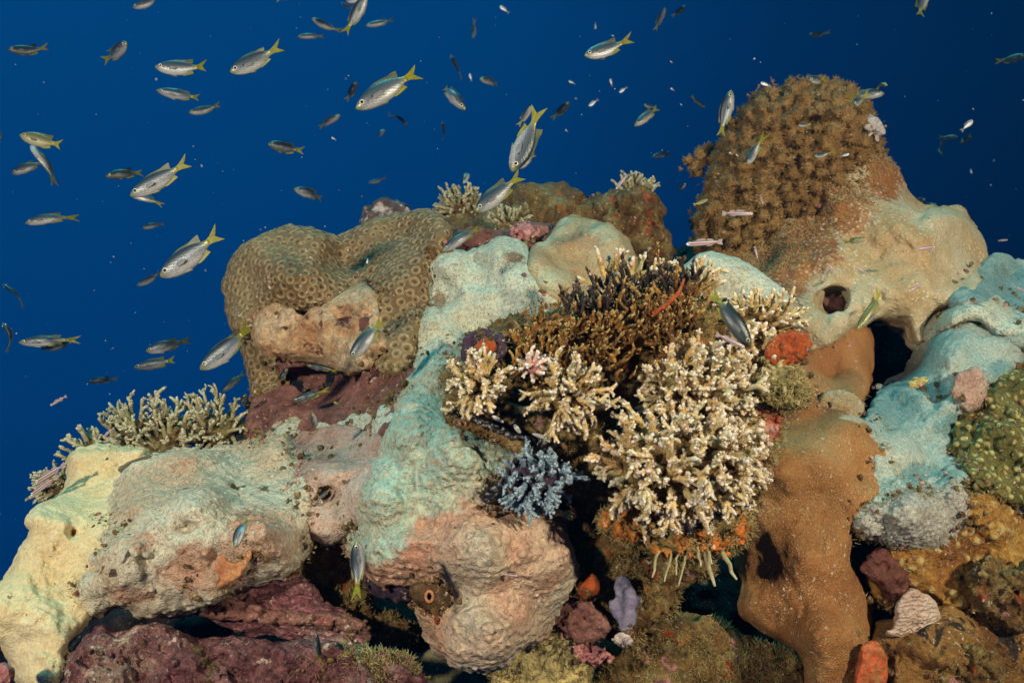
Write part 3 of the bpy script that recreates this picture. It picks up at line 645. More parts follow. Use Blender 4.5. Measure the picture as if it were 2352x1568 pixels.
b.zones = [(1780, 640, 90, 70), (1860, 560, 80, 70), (1920, 480, 90, 70), (2030, 400, 50, 70)]; b.hole(1915, 690, -118, 40, (1, 1, 2.0)); b.noise(16, 80, 2); b.noise(7.5, 46, 4); b.noise(1.4, 13, 2)
b.build('tower_coral', M['tower'], 'large smooth pale coral with a round hole forming the base of the tower', 'coral')
BD['tower'] = b
tentacles(b, 6000, .0060, .0012, 6, M['soft'], tw, keep=lambda q: max(math.exp(-((q[0] - a) / 90) ** 2 - ((q[1] - c) / 70) ** 2) for a, c in ((1730, 600), (1800, 560), (1870, 490), (1930, 430), (1970, 370))) > random.random() * .9 + .25, name='polyp_fringe', splay=.5)
b = Body(float(GY(1915, 690)) * 1.0, 5, 43); b.blob(1915, 700, 0, 22, 26, 20); b.noise(8.8, 14, 4); b.noise(1.4, 13, 2)
b.build('rubble_rock', M['maroon'], 'small reddish lump sitting inside the round hole of the tower coral', 'rock')
b = Body(1.30, 4, 44); b.blob(2000, 290, 0, 20, 22, 20); b.blob(2016, 302, 0, 14, 12, 14); b.noise(10.0, 12, 4); b.noise(1.4, 13, 2)
b.build('white_crust', M['white'], 'white broken crust sticking out of the right flank of the tower top', 'crust')
b = Body(1.30, 5, 45); b.gh = 30; b.kk = 12
b.pillow([(1800, 870), (1830, 790), (1880, 755), (1940, 745), (1990, 760), (2000, 800), (1995, 850), (1985, 900), (1960, 930), (1900, 915), (1850, 900)], 40, 40, dy=10, tilt=(.35, 0)); b.noise(5.0, 40, 4); b.noise(1.4, 13, 2)
b.build('fan_coral', M['brownfan'], 'smooth brown fan shaped coral below the round hole of the tower', 'coral')
b = Body(1.34, 6, 46); b.gh = 40; b.kk = 18
b.pillow([(2230, 620), (2262, 596), (2300, 588), (2345, 610), (2420, 640), (2450, 760), (2380, 800), (2300, 780), (2250, 740), (2180, 700)], 60, 70, dy=0); b.zones = [(2300, 660, 90, 70)]; b.noise(10.0, 40, 4); b.noise(1.4, 13, 2)  # zone covers the shoulder with painted turquoise ambient light
b.build('teal_lit_coral', M['grit'], 'coral shoulder painted with turquoise light at the right edge behind the lipped plate', 'coral')
b = Body(1.12, 5, 47); b.gh = 24; b.kk = 8
b.pillow([(2105, 800), (2130, 750), (2180, 715), (2240, 690), (2300, 680), (2352, 700), (2400, 720), (2400, 770), (2340, 770), (2290, 760), (2250, 730), (2210, 735), (2150, 765)], 22, 26, dy=-14, tilt=(.1, .2), bumps=((2180, 720, 30, 14), (2300, 710, 40, 16)))
b.noise(5.0, 40, 4); b.noise(1.4, 13, 2)
b.build('lipped_plate_coral', M['pale'], 'wavy pale plate coral with a white lip jutting out at the right edge', 'coral')
b = Body(1.12, 5, 48); b.gh = 40; b.kk = 14
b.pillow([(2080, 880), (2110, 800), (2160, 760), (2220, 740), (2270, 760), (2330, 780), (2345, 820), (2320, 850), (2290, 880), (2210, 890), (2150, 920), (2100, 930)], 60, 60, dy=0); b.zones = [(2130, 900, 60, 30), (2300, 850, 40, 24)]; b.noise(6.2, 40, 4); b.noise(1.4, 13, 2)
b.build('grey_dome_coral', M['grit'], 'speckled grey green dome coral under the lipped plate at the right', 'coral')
b = Body(1.04, 6, 49); b.gh = 36; b.kk = 16
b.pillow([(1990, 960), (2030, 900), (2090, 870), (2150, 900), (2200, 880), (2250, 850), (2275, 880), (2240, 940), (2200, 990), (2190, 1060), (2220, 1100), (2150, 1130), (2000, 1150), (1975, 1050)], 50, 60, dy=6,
         bumps=((2090, 940, 30, 16), (2150, 1010, 30, -18), (2100, 1050, 30, 16), (2220, 890, 20, 16), (2180, 950, 24, -12))); b.zones = [(2060, 930, 60, 60), (2190, 980, 40, 30), (2120, 1090, 60, 30)]; b.noise(12, 44, 3)  # zones lay painted teal ambient light on the ridges
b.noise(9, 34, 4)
b.build('ridged_coral', M['grit'], 'ridged grey coral painted with teal light between the brown column and the yellow knobbed coral', 'coral')
b = Body(float(GY(1930, 930)) * .985, 4, 50)
b.pillow([(1885, 925), (1910, 900), (1950, 905), (1975, 930), (1965, 965), (1935, 955), (1900, 945)], 18, 20); b.noise(3.8, 16, 4); b.noise(1.4, 13, 2)
b.build('small_leaf_coral', M['palebrown'], 'small pale brown coral flap at the top of the brown column', 'coral')

# ---------------------------------------------------------------- right side
b = Body(0.86, 5, 61); b.gh = 46; b.kk = 14
b.pillow([(1825, 890), (1850, 885), (1885, 912), (1950, 958), (2005, 980), (2038, 1025), (2046, 1080), (2025, 1130), (1985, 1165), (1955, 1215), (1945, 1280), (1965, 1340), (1992, 1420), (1988, 1490), (1980, 1640), (1870, 1640), (1850, 1510), (1812, 1470), (1740, 1430), (1708, 1400), (1714, 1340), (1700, 1300), (1690, 1220), (1700, 1150), (1740, 1060), (1780, 970)], 60, 105, dy=0,
         bumps=((1950, 1060, 70, 4), (1820, 1050, 50, 20), (1880, 1200, 60, -12), (1830, 1330, 70, 16), (1780, 1130, 30, -18), (1760, 1330, 24, -12), (1880, 1000, 50, 16), (1850, 1420, 60, 14), (1760, 1420, 26, -16)))
b.zones = [(1900, 895, 50, 16), (1985, 955, 50, 18), (2045, 1030, 12, 50)]; b.noise(5, 90, 2)
b.noise(5.0, 50, 4); b.noise(1.4, 13, 2)
b.build('brown_column_coral', M['brown'], 'tall smooth brown column of leaf coral with a pale upper rim', 'coral')
BD['brown'] = b
b = Body(0.83, 3, 62); b.gh = 34; b.kk = 12; b.cells = (.0045, .0022, 'knob', .7)
b.pillow([(1960, 1200), (1985, 1150), (2030, 1110), (2090, 1095), (2150, 1095), (2200, 1110), (2225, 1150), (2222, 1200), (2200, 1235), (2150, 1262), (2100, 1258), (2060, 1255), (2030, 1235), (1985, 1230)], 48, 55, dy=-6); b.noise(8, 30, 4)
b.hole(2120, 1140, -55, 7)
b.build('grey_knobbly_coral', M['grey'], 'light grey knobbly coral dome right of the brown column', 'coral')
b = Body(float(GY(2105, 1410)) * .955, 4, 63)
b.pillow([(2040, 1450), (2056, 1442), (2064, 1395), (2086, 1362), (2112, 1360), (2146, 1392), (2154, 1432), (2128, 1462), (2092, 1460), (2066, 1456)], 26, 26, tilt=(.35, .1)); b.noise(5, 24, 4); b.noise(1.4, 13, 2)
b.build('pale_cup_coral', M['shell'], 'small pale fan shaped coral flap on the orange brown rock at lower right', 'coral')
b = Body(0.92, 4, 64); b.gh = 40; b.kk = 16; b.cells = (.0110, .0040, 'knob', .42); b.zones = []
b.pillow([(2000, 1330), (2060, 1260), (2140, 1240), (2220, 1150), (2280, 1140), (2330, 1190), (2360, 1260), (2360, 1330), (2300, 1390), (2200, 1400), (2120, 1400), (2040, 1390)], 75, 80, dy=6, bumps=((2290, 1200, 40, 20), (2100, 1300, 30, 10))); b.noise(13, 46, 4)
b.build('orange_rock', M['orange'], 'lumpy orange and yellow crusted rock under the grey knobbly coral', 'rock')
b = Body(0.88, 6, 65); b.gh = 44; b.kk = 16
b.pillow([(2010, 1450), (2060, 1420), (2160, 1390), (2260, 1420), (2420, 1450), (2450, 1600), (2300, 1680), (2100, 1680), (2010, 1580)], 75, 80, dy=6, bumps=((2200, 1500, 60, 16),)); b.noise(13, 46, 4)
b.build('orange_rock', M['brownrock'], 'large orange brown rock filling the bottom right corner below the pale cup', 'rock')
b = Body(0.98, 3.4, 66); b.gh = 40; b.kk = 14; b.cells = (.0088, .0028, 'knob', .5)
b.pillow([(2185, 1010), (2200, 960), (2250, 945), (2320, 960), (2400, 930), (2420, 1080), (2352, 1150), (2280, 1130), (2220, 1080)], 55, 60, dy=0); b.lumps(11, 26); b.noise(10.0, 24, 4); b.noise(1.4, 13, 2)
b.build('yellow_knobbed_coral', M['yellow'], 'yellow green coral with round knobs at the right edge', 'coral'); BD['yellow'] = b
b = Body(1.06, 3.6, 67); b.gh = 34; b.kk = 12; b.cells = (.0088, .0028, 'knob', .5)
b.pillow([(2255, 900), (2290, 870), (2352, 850), (2420, 850), (2420, 960), (2320, 960), (2265, 940)], 40, 45, dy=0); b.lumps(10, 26); b.noise(10.0, 24, 4); b.noise(1.4, 13, 2)
b.build('yellow_knobbed_coral', M['yellow'], 'darker green knobbed coral above the yellow one at the right edge', 'coral')
b = Body(float(GY(2040, 1320)) * .97, 4, 68)
b.pillow([(1985, 1300), (2030, 1262), (2055, 1290), (2080, 1330), (2070, 1380), (2040, 1360), (2010, 1330)], 22, 26, dy=20); b.noise(7.5, 18, 4); b.noise(1.4, 13, 2)
b.build('red_sponge', reefmat('dark_red_sponge', [(0.25, (.06, .018, .014)), (0.8, (.17, .06, .04))], 40, (200, .5, 1.5), b1=(150, .8, .005), rough=.45), 'dark red ribbed sponge between the grey coral and the pale cup', 'sponge')
b = Body(float(GY(2000, 1560)) * .96, 4, 69)
b.pillow([(1975, 1520), (1985, 1490), (2005, 1480), (2025, 1500), (2030, 1560), (2010, 1640), (1985, 1640), (1972, 1570)], 24, 28); b.noise(5.0, 18, 4); b.noise(1.4, 13, 2)
b.build('red_sponge', reefmat('orange_red_sponge', [(0.3, (.26, .18, .06)), (0.55, (.45, .09, .03)), (0.8, (.50, .14, .05))], 50, (200, .5, 1.4), b1=(150, .7, .004), rough=.4), 'orange red upright sponge at the bottom edge beside the brown column', 'sponge')

b = Body(float(GY(2310, 1360)) * .965, 4, 160)
b.pillow([(2230, 1340), (2260, 1290), (2310, 1310), (2370, 1300), (2400, 1400), (2330, 1440), (2260, 1400)], 34, 40, dy=-10); b.noise(15, 20, 4)
b.build('rubble_rock', M['turfrock'], 'ragged weedy rubble at the right edge between the two orange rocks', 'rock'); BD['rub8'] = b
b = Body(float(GY(2220, 1540)) * .975, 4, 161)
b.pillow([(2150, 1540), (2180, 1500), (2240, 1490), (2290, 1520), (2290, 1580), (2200, 1600)], 26, 30); b.noise(13, 16, 4)
b.build('rubble_rock', M['turfrock'], 'small weedy knob on the large orange brown rock at the bottom right', 'rock'); BD['rub9'] = b
b = Body(float(GY(2225, 895)) * .975, 4, 162)
b.pillow([(2190, 900), (2205, 865), (2240, 850), (2262, 880), (2250, 925), (2215, 935)], 24, 24); b.noise(5, 20, 4)
b.build('small_leaf_coral', M['pinkgrey'], 'small beige coral flap on the teal slope at the right', 'coral')
b = Body(float(GY(2120, 880)) * .98, 3.5, 163)
b.pillow([(2085, 905), (2095, 880), (2125, 872), (2135, 890), (2110, 915)], 14, 16); b.noise(6, 12, 4)
b.build('rubble_rock', M['orange'], 'small yellow rubble piece on the teal slope below the black cave', 'rock')
b = Body(float(GY(2160, 930)) * .98, 3.5, 164)
b.pillow([(2050, 1035), (2075, 1020), (2100, 1030), (2085, 1050), (2060, 1052)], 14, 14); b.noise(5, 12, 4)
b.build('rubble_rock', M['sponge'], 'tiny tan rubble piece low on the teal slope beside the brown column', 'rock')
# ---------------------------------------------------------------- middle foreground lobe
b = Body(0.82, 3.2, 71); b.gh = 52; b.kk = 18; b.cells = (.0068, .0018, 'knob', .5); b.k = 60
b.pillow([(1085, 780), (1035, 812), (1000, 835), (930, 862), (915, 930), (905, 960), (870, 1000), (845, 1060), (812, 1130), (796, 1200), (802, 1260), (850, 1310), (920, 1320), (1000, 1310), (1060, 1260), (1110, 1200), (1165, 1130), (1200, 1055), (1196, 1030), (1140, 1000), (1062, 968), (1030, 935), (1050, 880), (1100, 840)], 80, 95, dy=10, tilt=(0, -.3),
         bumps=((960, 1080, 80, 22), (1060, 1010, 60, 10), (1000, 880, 50, 14), (900, 1180, 40, 14), (850, 1240, 30, 14), (1010, 960, 40, -14), (880, 1040, 30, -10)))
b.pillow([(880, 1280), (940, 1210), (985, 1150), (1060, 1130), (1130, 1140), (1200, 1165), (1275, 1200), (1310, 1260), (1315, 1330), (1280, 1390), (1240, 1455), (1185, 1490), (1130, 1530), (1060, 1525), (1010, 1490), (975, 1440), (960, 1400), (985, 1350), (940, 1330), (900, 1320)], 85, 100, dy=-6, tilt=(0, .10),
         bumps=((1100, 1260, 60, 14), (1120, 1440, 60, 24), (1050, 1360, 30, -26), (1230, 1300, 50, 10), (980, 1250, 30, 12), (1160, 1370, 40, -18), (1010, 1300, 30, 10), (1200, 1420, 40, 12), (1150, 1320, 30, 10)))
b.noise(12, 66, 4); b.noise(2, 15, 3)
b.zones = [(1000, 880, 120, 80), (960, 1000, 130, 90), (880, 1120, 110, 100), (1100, 1030, 140, 80), (860, 1240, 80, 60), (1000, 1120, 120, 70)]
b.build('lobed_coral', M['lobe'], 'big turquoise and pink lobed coral in the middle of the foreground', 'coral'); BD['lobe'] = b
b = Body(0.80, 4, 73)
b.pillow([(840, 1320), (880, 1300), (930, 1300), (950, 1330), (960, 1360), (920, 1375), (870, 1360), (845, 1340)], 20, 26, dy=-20); b.noise(6.2, 14, 4); b.noise(1.4, 13, 2)
b.build('purple_crust', M['darkcrust'], 'dark purple black crust with a pale rim left of the ringed tunicate', 'crust')
b = Body(float(GY(985, 1372)) * .985, 3.5, 74)
tn = empty('tunicate', P(985, 1390, float(GY(985, 1372)) * .985)); tag(tn, 'dark brown tunicate with an orange ringed mouth under the pink lobe', 'tunicate')
b.pillow([(950, 1350), (985, 1342), (1018, 1355), (1030, 1380), (1010, 1400), (975, 1392), (955, 1375)], 24, 26, dy=-40); b.hole(986, 1369, -66, 10, (.8, 1, 2)); b.noise(2.5, 14, 4); b.noise(1.4, 13, 2)
b.build('body', M['tunicate'], parent=tn)
mb = MB()
ctr = [P(986 + 10 * math.cos(a) * .85, 1369 + 12 * math.sin(a), float(GY(985, 1372)) * .985 * (1 - 66 * K)) for a in [2 * math.pi * k / 20 for k in range(21)]]
mb.tube(ctr, [.0016] * 21, 6); mb.build('orifice_rim', M['ring'], tn)

# ---------------------------------------------------------------- left foreground
b = Body(0.82, 3.2, 81); b.gh = 52; b.kk = 16
b.pillow([(165, 1330), (205, 1265), (235, 1200), (228, 1150), (260, 1090), (310, 1058), (400, 1045), (480, 1038), (560, 1022), (620, 998), (665, 996), (690, 1040), (700, 1100), (712, 1180), (706, 1250), (660, 1310), (585, 1330), (500, 1370), (440, 1398), (330, 1402), (250, 1392), (205, 1412), (165, 1370)], 105, 105, dy=-4, tilt=(0, -.2),
         bumps=((320, 1180, 60, 14), (290, 1290, 50, 18), (560, 1200, 70, 20), (620, 1090, 40, 14), (420, 1215, 14, -16), (320, 1285, 12, -14), (215, 1303, 10, -14), (300, 1220, 26, -14), (450, 1110, 60, 12), (400, 1290, 90, 12), (250, 1230, 40, -20), (560, 1110, 30, -18), (470, 1060, 40, 12)))
b.zones = [(600, 1240, 90, 80), (470, 1310, 120, 60), (330, 1240, 30, 24), (300, 1370, 60, 24)]; b.cells = (.0070, .0022, 'knob', .4); b.noise(12, 70, 3)
b.hole(428, 1216, -112, 9, (1.2, 1, 2)); b.hole(322, 1286, -112, 8, (1.4, 1, 2)); b.hole(217, 1304, -92, 9, (.8, 1, 2)); b.hole(540, 1118, -85, 14, (1.7, .7, 1))
b.noise(6, 40, 4)
b.build('encrusted_mound_coral', M['mound'], 'wide tan and pink encrusted coral mound with small dark holes, lower left', 'coral'); BD['mound'] = b
b = Body(0.86, 4.5, 82); b.gh = 44; b.kk = 14
b.pillow([(650, 1080), (672, 1008), (730, 980), (800, 978), (870, 1000), (890, 1060), (860, 1130), (826, 1200), (770, 1240), (712, 1230), (670, 1180)], 60, 85, dy=8, bumps=((748, 1135, 24, -30),))
b.hole(748, 1132, -62, 18, (1.1, 1.1, 2.2)); b.noise(6.2, 30, 4); b.noise(1.4, 13, 2)
b.build('pink_grey_coral', M['pinkgrey'], 'rounded pinkish grey coral knob with one deep hole between two larger corals', 'coral')
b = Body(0.90, 5, 83); b.gh = 26; b.kk = 14
b.pillow([(575, 1010), (600, 985), (660, 960), (760, 960), (880, 930), (910, 960), (880, 1010), (800, 1000), (700, 1010), (660, 1040), (600, 1040)], 36, 40, dy=16); b.noise(7, 28, 4)
b.build('pale_lobed_coral', M['pale'], 'low turquoise dusted coral ledge behind the pinkish knob with the hole', 'coral')
b = Body(0.80, 4.5, 84); b.gh = 44; b.kk = 18
b.pillow([(165, 1085), (170, 1045), (235, 1032), (330, 1036), (320, 1062), (300, 1120), (290, 1180), (280, 1240), (250, 1310), (215, 1370), (205, 1410), (190, 1430), (150, 1480), (134, 1580), (60, 1575), (20, 1500), (0, 1468), (-60, 1430), (-80, 1380), (5, 1345), (50, 1270), (78, 1215), (66, 1200), (80, 1175), (120, 1155), (158, 1125)], 70, 85, dy=10, tilt=(.12, 0),
         bumps=((90, 1195, 22, 18), (60, 1340, 60, 20), (110, 1420, 40, 16), (200, 1110, 40, 12), (168, 1222, 9, -18)))
b.hole(170, 1223, -95, 9, (1, 1, 2)); b.noise(6.2, 30, 4); b.noise(1.4, 13, 2)
b.build('cream_coral', M['cream'], 'bright cream yellow coral draped down the left edge', 'coral'); BD['cream'] = b
b = Body(0.78, 3.5, 85); b.grow = 0
b.pillow([(166, 1438), (200, 1402), (233, 1384), (267, 1389), (353, 1379), (393, 1392), (477, 1419), (567, 1432), (720, 1440), (800, 1454), (840, 1434), (780, 1409), (640, 1399), (520, 1369), (430, 1344), (330, 1354), (240, 1354), (185, 1384), (160, 1419)], 14, 60, dy=20); b.noise(3.8, 22, 4); b.noise(1.4, 13, 2)
b.build('coral_lip', M['maroon'], 'thin brown crusty lip along the top of the long black gap', 'coral')
b = Body(0.71, 4, 86); b.grow = 0
b.pillow([(136, 1536), (153, 1498), (200, 1463), (233, 1440), (257, 1454), (293, 1446), (347, 1434), (387, 1440), (450, 1466), (533, 1466), (633, 1473), (740, 1471), (830, 1506), (870, 1616), (700, 1736), (300, 1736), (120, 1656)], 36, 90, dy=10, tilt=(0, -.3)); b.noise(8, 40, 4); b.noise(2, 12, 2)
b.build('pink_slab', M['pink'], 'pink and maroon crusted slab below the long black gap, bottom left', 'rock'); BD['pink'] = b
b = Body(0.80, 4.5, 87)
b.pillow([(460, 1345), (500, 1310), (560, 1330), (620, 1320), (690, 1330), (740, 1390), (800, 1420), (840, 1470), (760, 1475), (640, 1455), (540, 1440), (470, 1400)], 45, 50, tilt=(0, -.3)); b.noise(9, 26, 4)
b.build('purple_layered_crust', M['purple'], 'purple pink layered crust of ridges right of the encrusted mound', 'crust'); BD['purple'] = b
b = Body(0.86, 5, 88)
b.pillow([(620, 1330), (680, 1250), (720, 1225), (790, 1240), (830, 1320), (860, 1400), (950, 1440), (900, 1480), (800, 1440), (700, 1400)], 50, 55); b.noise(14, 24, 4)
b.build('rubble_rock', M['turfrock'], 'jagged brown and red rubble below the pinkish knob with the hole', 'rock'); BD['rub1'] = b
b = Body(float(GY(510, 1310)) * .962, 4, 89)
b.pillow([(465, 1330), (480, 1290), (505, 1280), (520, 1295), (545, 1300), (570, 1262), (562, 1300), (530, 1330), (490, 1350)], 12, 14); b.noise(3.8, 12, 4); b.noise(1.4, 13, 2)
b.build('orange_flap_sponge', reefmat('tan_flap', [(0.3, (.34, .12, .05)), (0.6, (.50, .24, .10)), (0.8, (.56, .40, .22))], 50, (200, .6, 1.3), b1=(150, .8, .004)), 'folded orange tan flap at the lower edge of the encrusted mound', 'sponge')
b = Body(0.64, 4, 90); b.blob(10, 1545, 0, 24, 26, 22); b.noise(5.0, 14, 4); b.noise(1.4, 13, 2)
b.build('rubble_rock', M['pinkknob'], 'small pink lump in the bottom left corner beside the cream coral', 'rock')
b = Body(0.72, 5, 91)
b.pillow([(690, 1500), (740, 1500), (800, 1490), (860, 1500), (930, 1520), (960, 1600), (800, 1700), (680, 1600)], 50, 55); b.noise(14, 20, 4)
b.build('rubble_rock', M['pink'], 'rough pink brown rubble at the bottom edge right of the pink slab', 'rock'); BD['rub2'] = b

# ---------------------------------------------------------------- bottom middle
b = Body(0.84, 4.5, 101)
b.pillow([(1290, 1290), (1270, 1240), (1300, 1210), (1400, 1180), (1500, 1240), (1600, 1270), (1640, 1300), (1560, 1340), (1540, 1400), (1500, 1430), (1480, 1470), (1440, 1480), (1420, 1430), (1370, 1400), (1320, 1380), (1330, 1330)], 50, 60, bumps=((1400, 1280, 40, 20),)); b.noise(15, 26, 4)
b.build('rubble_rock', M['turfrock'], 'yellow brown weedy rubble hanging below the branching coral', 'rock'); BD['rub3'] = b
b = Body(0.775, 3.5, 102); b.blob(1348, 1354, 0, 22, 20, 14); b.blob(1362, 1335, 0, 12, 18, 12); b.noise(3.8, 14, 4); b.noise(1.4, 13, 2)
b.build('orange_sponge', M['spongeorange'], 'bright orange red sponge blob on the weedy rubble', 'sponge')
b = Body(0.785, 3.5, 103); b.pillow([(1420, 1345), (1432, 1325), (1446, 1345), (1460, 1385), (1452, 1430), (1440, 1450), (1420, 1420), (1405, 1385), (1424, 1378)], 14, 12, tilt=(.3, 0)); b.noise(3.8, 14, 4); b.noise(1.4, 13, 2)
b.build('lavender_sponge', M['lav'], 'pale lavender sponge patch right of the orange sponge blob', 'sponge')
b = Body(0.765, 3.5, 104); b.blob(1430, 1468, 0, 20, 14, 14); b.noise(6.2, 9, 4); b.noise(1.4, 13, 2)
b.build('white_crust', M['white'], 'small white knobbly crust below the lavender sponge', 'crust')
b = Body(0.82, 4.5, 105)
b.pillow([(1140, 1540), (1180, 1495), (1240, 1450), (1300, 1430), (1340, 1450), (1350, 1500), (1340, 1580), (1300, 1640), (1150, 1640)], 50, 55); b.noise(9, 30, 4)
b.build('orange_rock', M['orange'], 'smooth orange pink sponge crust at the bottom edge under the pink lobe', 'sponge'); BD['rub4'] = b
b = Body(0.80, 4, 106)
b.pillow([(1290, 1380), (1330, 1385), (1380, 1410), (1395, 1440), (1360, 1470), (1310, 1460), (1270, 1420)], 20, 26); b.noise(8, 16, 4)
b.build('rubble_rock', M['maroon'], 'flat brown rubble slab wedged beside the lower right of the pink lobe', 'rock')
b = Body(0.88, 5, 107)
b.pillow([(945, 1540), (980, 1500), (1040, 1490), (1100, 1520), (1140, 1580), (1100, 1660), (960, 1660)], 40, 45); b.noise(6.2, 30, 4); b.noise(1.4, 13, 2)
b.build('green_plate_coral', reefmat('dull_green_coral', [(0.3, (.14, .13, .06)), (0.8, (.22, .21, .11))], 20, (220, .7, 1.3), b1=(150, .6, .004)), 'dull green brown flat coral in shade at the bottom edge', 'coral')
b = Body(0.80, 4, 108); b.blob(1362, 1508, 0, 34, 18, 20); b.blob(1330, 1490, 0, 18, 16, 16); b.noise(10.0, 10, 4); b.noise(1.4, 13, 2)
b.build('pink_knob_crust', M['pinkknob'], 'ragged pink crust near the bottom edge under the lavender sponge', 'crust')
b = Body(0.88, 5, 109)
b.pillow([(1380, 1500), (1450, 1480), (1540, 1420), (1640, 1430), (1720, 1470), (1830, 1510), (1850, 1640), (1400, 1660)], 60, 60, dy=30); b.noise(12, 36, 4)
b.build('rubble_rock', M['turfrock'], 'dark rusty brown ledge in the shade at the foot of the brown column', 'rock'); BD['rub5'] = b

# ---------------------------------------------------------------- clam and central branching coral base
b = Body(0.80, 4.5, 111)
b.pillow([(1040, 930), (1030, 870), (1070, 810), (1100, 760), (1180, 740), (1300, 720), (1420, 700), (1560, 690), (1680, 720), (1780, 760), (1810, 830), (1800, 920), (1770, 1010), (1740, 1120), (1700, 1200), (1560, 1230), (1400, 1190), (1280, 1120), (1250, 1010), (1180, 985), (1100, 960)], 90, 95, dy=20, bumps=((1450, 880, 70, -70), (1560, 1040, 80, 20), (1650, 820, 60, 10)))
b.noise(15, 36, 4)
b.build('coral_bommie', M['turfrock'], 'dark weedy rock that carries the cream branching corals in the middle', 'rock'); BD['bommie'] = b
cl = empty('thorny_oyster', P(1150, 1000, .72)); tag(cl, 'encrusted oyster gaping with a black mantle and pale spots in the middle of the reef', 'oyster')
b = Body(0.735, 3.5, 112)
b.pillow([(1026, 936), (1040, 908), (1090, 915), (1150, 925), (1210, 945), (1255, 965), (1300, 975), (1290, 995), (1250, 995), (1200, 978), (1140, 955), (1080, 940)], 14, 34, dy=10); b.noise(5.0, 18, 4); b.noise(1.4, 13, 2)
b.build('upper_shell', M['turfrock'], parent=cl)
b = Body(0.742, 3.5, 113)
b.pillow([(1030, 945), (1080, 955), (1140, 975), (1200, 1000), (1260, 1010), (1290, 1020), (1240, 1045), (1200, 1100), (1140, 1150), (1110, 1140), (1160, 1090), (1190, 1040), (1130, 995), (1060, 965)], 14, 30, dy=0); b.noise(2.5, 18, 4); b.noise(1.4, 13, 2)
b.build('mantle', M['mantle'], parent=cl)
b = Body(0.735, 3, 114); b.grow = 2
b.pillow([(1020, 945), (1040, 955), (1100, 980), (1160, 1005), (1212, 1025), (1205, 1045), (1150, 1022), (1090, 995), (1035, 968)], 9, 26, dy=-10); b.noise(5.0, 12, 4); b.noise(1.4, 13, 2)
b.build('lower_shell', M['turfrock'], parent=cl)
for u, v, ru, rv, an in ((1143, 962, 17, 5, .5), (1188, 984, 14, 5.5, .9), (1244, 1002, 24, 5, .3)):
    bb = Body(0.722, 2.0, int(u)); bb.grow = 0; pts = []
    for k in range(10):
        a = 2 * math.pi * k / 10; x, y = ru * math.cos(a), rv * math.sin(a)
        pts.append((u + x * math.cos(an) - y * math.sin(an), v + x * math.sin(an) + y * math.cos(an)))
    bb.pillow(pts, 4, 5); bb.build('mantle_spot', M['pearl'], parent=cl)
# ---------------------------------------------------------------- branching corals
def finger(mb, p, d, ln, r, rng, px, subs=3, depth=0, fuzz=0, t0=0.0):
    """one tapered branch with side nubs; px = metres per frame unit at this distance"""
    n = 5 if depth == 0 else 4
    pts = [Vector(p)]; dd = Vector(d).normalized()
    for i in range(n):
        dd = (dd + Vector((rng.gauss(0, .10), rng.gauss(0, .10), rng.gauss(0, .10)))).normalized()
        pts.append(pts[-1] + dd * ln / n)
    rad = [r * (1 - .42 * (i / n) ** 1.3) for i in range(n + 1)]
    rad[-1] *= .72
    mb.tube(pts, rad, 7 if depth == 0 else 6, rng, .07, t0, 1.0)
    for k in range(fuzz):
        i = rng.randrange(1, n); f = rng.random(); q = pts[i].lerp(pts[i + 1], f)
        a = Vector((rng.gauss(0, 1), rng.gauss(0, 1), rng.gauss(0, 1))); a = (a - dd * a.dot(dd)).normalized()
        rr = rad[i] * .85
        mb.cone(q + a * rr, a + dd * .5, r * .13, r * rng.uniform(.45, 1.05), 3, .3 + .5 * (i + f) / n, 1.0)
    if depth < 2:
        for k in range(subs):
            i = rng.randrange(1, n); q = pts[i].lerp(pts[i + 1], rng.random())
            a = Vector((rng.gauss(0, 1), rng.gauss(0, 1), rng.gauss(0, 1))); a = (a - dd * a.dot(dd)).normalized()
            f = i / n
            finger(mb, q, dd * rng.uniform(.75, 1.2) + a * .8, ln * rng.uniform(.28, .5) * (1 - .25 * f), r * rng.uniform(.6, .8), rng, px, max(0, subs - 2), depth + 1, fuzz // 3, .25 + .4 * f)
def branching(name, label, mat, u, v, Y, ru, rv, rw, n, ln, r, seed, subs=3, bias=(0, -.2, .35), fuzz=10, core=None, group=None, amin=None, amax=None, jit=.25):
    """branches growing out of an ellipsoid; ru rv rw ln r in frame units at distance Y"""
    rng = random.Random(seed); px = K * Y
    c = P(u, v, Y)
    root = empty(name, P(u, v + rv, Y)); tag(root, label, 'coral', group)
    if core:
        bb = Body(Y, 5, seed); bb.blob(u, v, 0, ru * .82, rv * .82, rw * .82); bb.noise(min(ru, rv) * .12, 20, 3); bb.build('base', core, parent=root)
    k = 0; tries = 0; dirs = []
    while k < n and tries < n * 60:
        tries += 1
        d = Vector((rng.gauss(0, 1), rng.gauss(0, 1), rng.gauss(0, 1))).normalized()
        if d.y > .35: continue
        if amin is not None:
            a = math.degrees(math.atan2(d.z, d.x))
            if not (amin <= a <= amax): continue
        if any((d - e).length < 1.15 * math.sqrt(4 * math.pi * .6 / n) * .62 for e in dirs) and tries < n * 50: continue
        dirs.append(d)
        p = c + Vector((d.x * ru, d.y * rw, d.z * rv)) * px * .72
        dr = Vector((d.x / ru, d.y / rw, d.z / rv)).normalized() + Vector(bias) + Vector((rng.gauss(0, jit), rng.gauss(0, jit), rng.gauss(0, jit)))
        mb = MB(); s = rng.uniform(.7, 1.2)
        finger(mb, p, dr, ln * px * s, r * px * rng.uniform(.85, 1.15), rng, px, subs, 0, fuzz)
        mb.build('branch', mat, root, p); k += 1
    return root
CF = M['finger']
branching('cream_branching_coral', 'largest cream branching coral, a dense front clump low in the middle', CF, 1560, 1075, .70, 172, 98, 70, 100, 80, 9, 201, 5, (0, -.45, .1), 40, M['turfrock'])
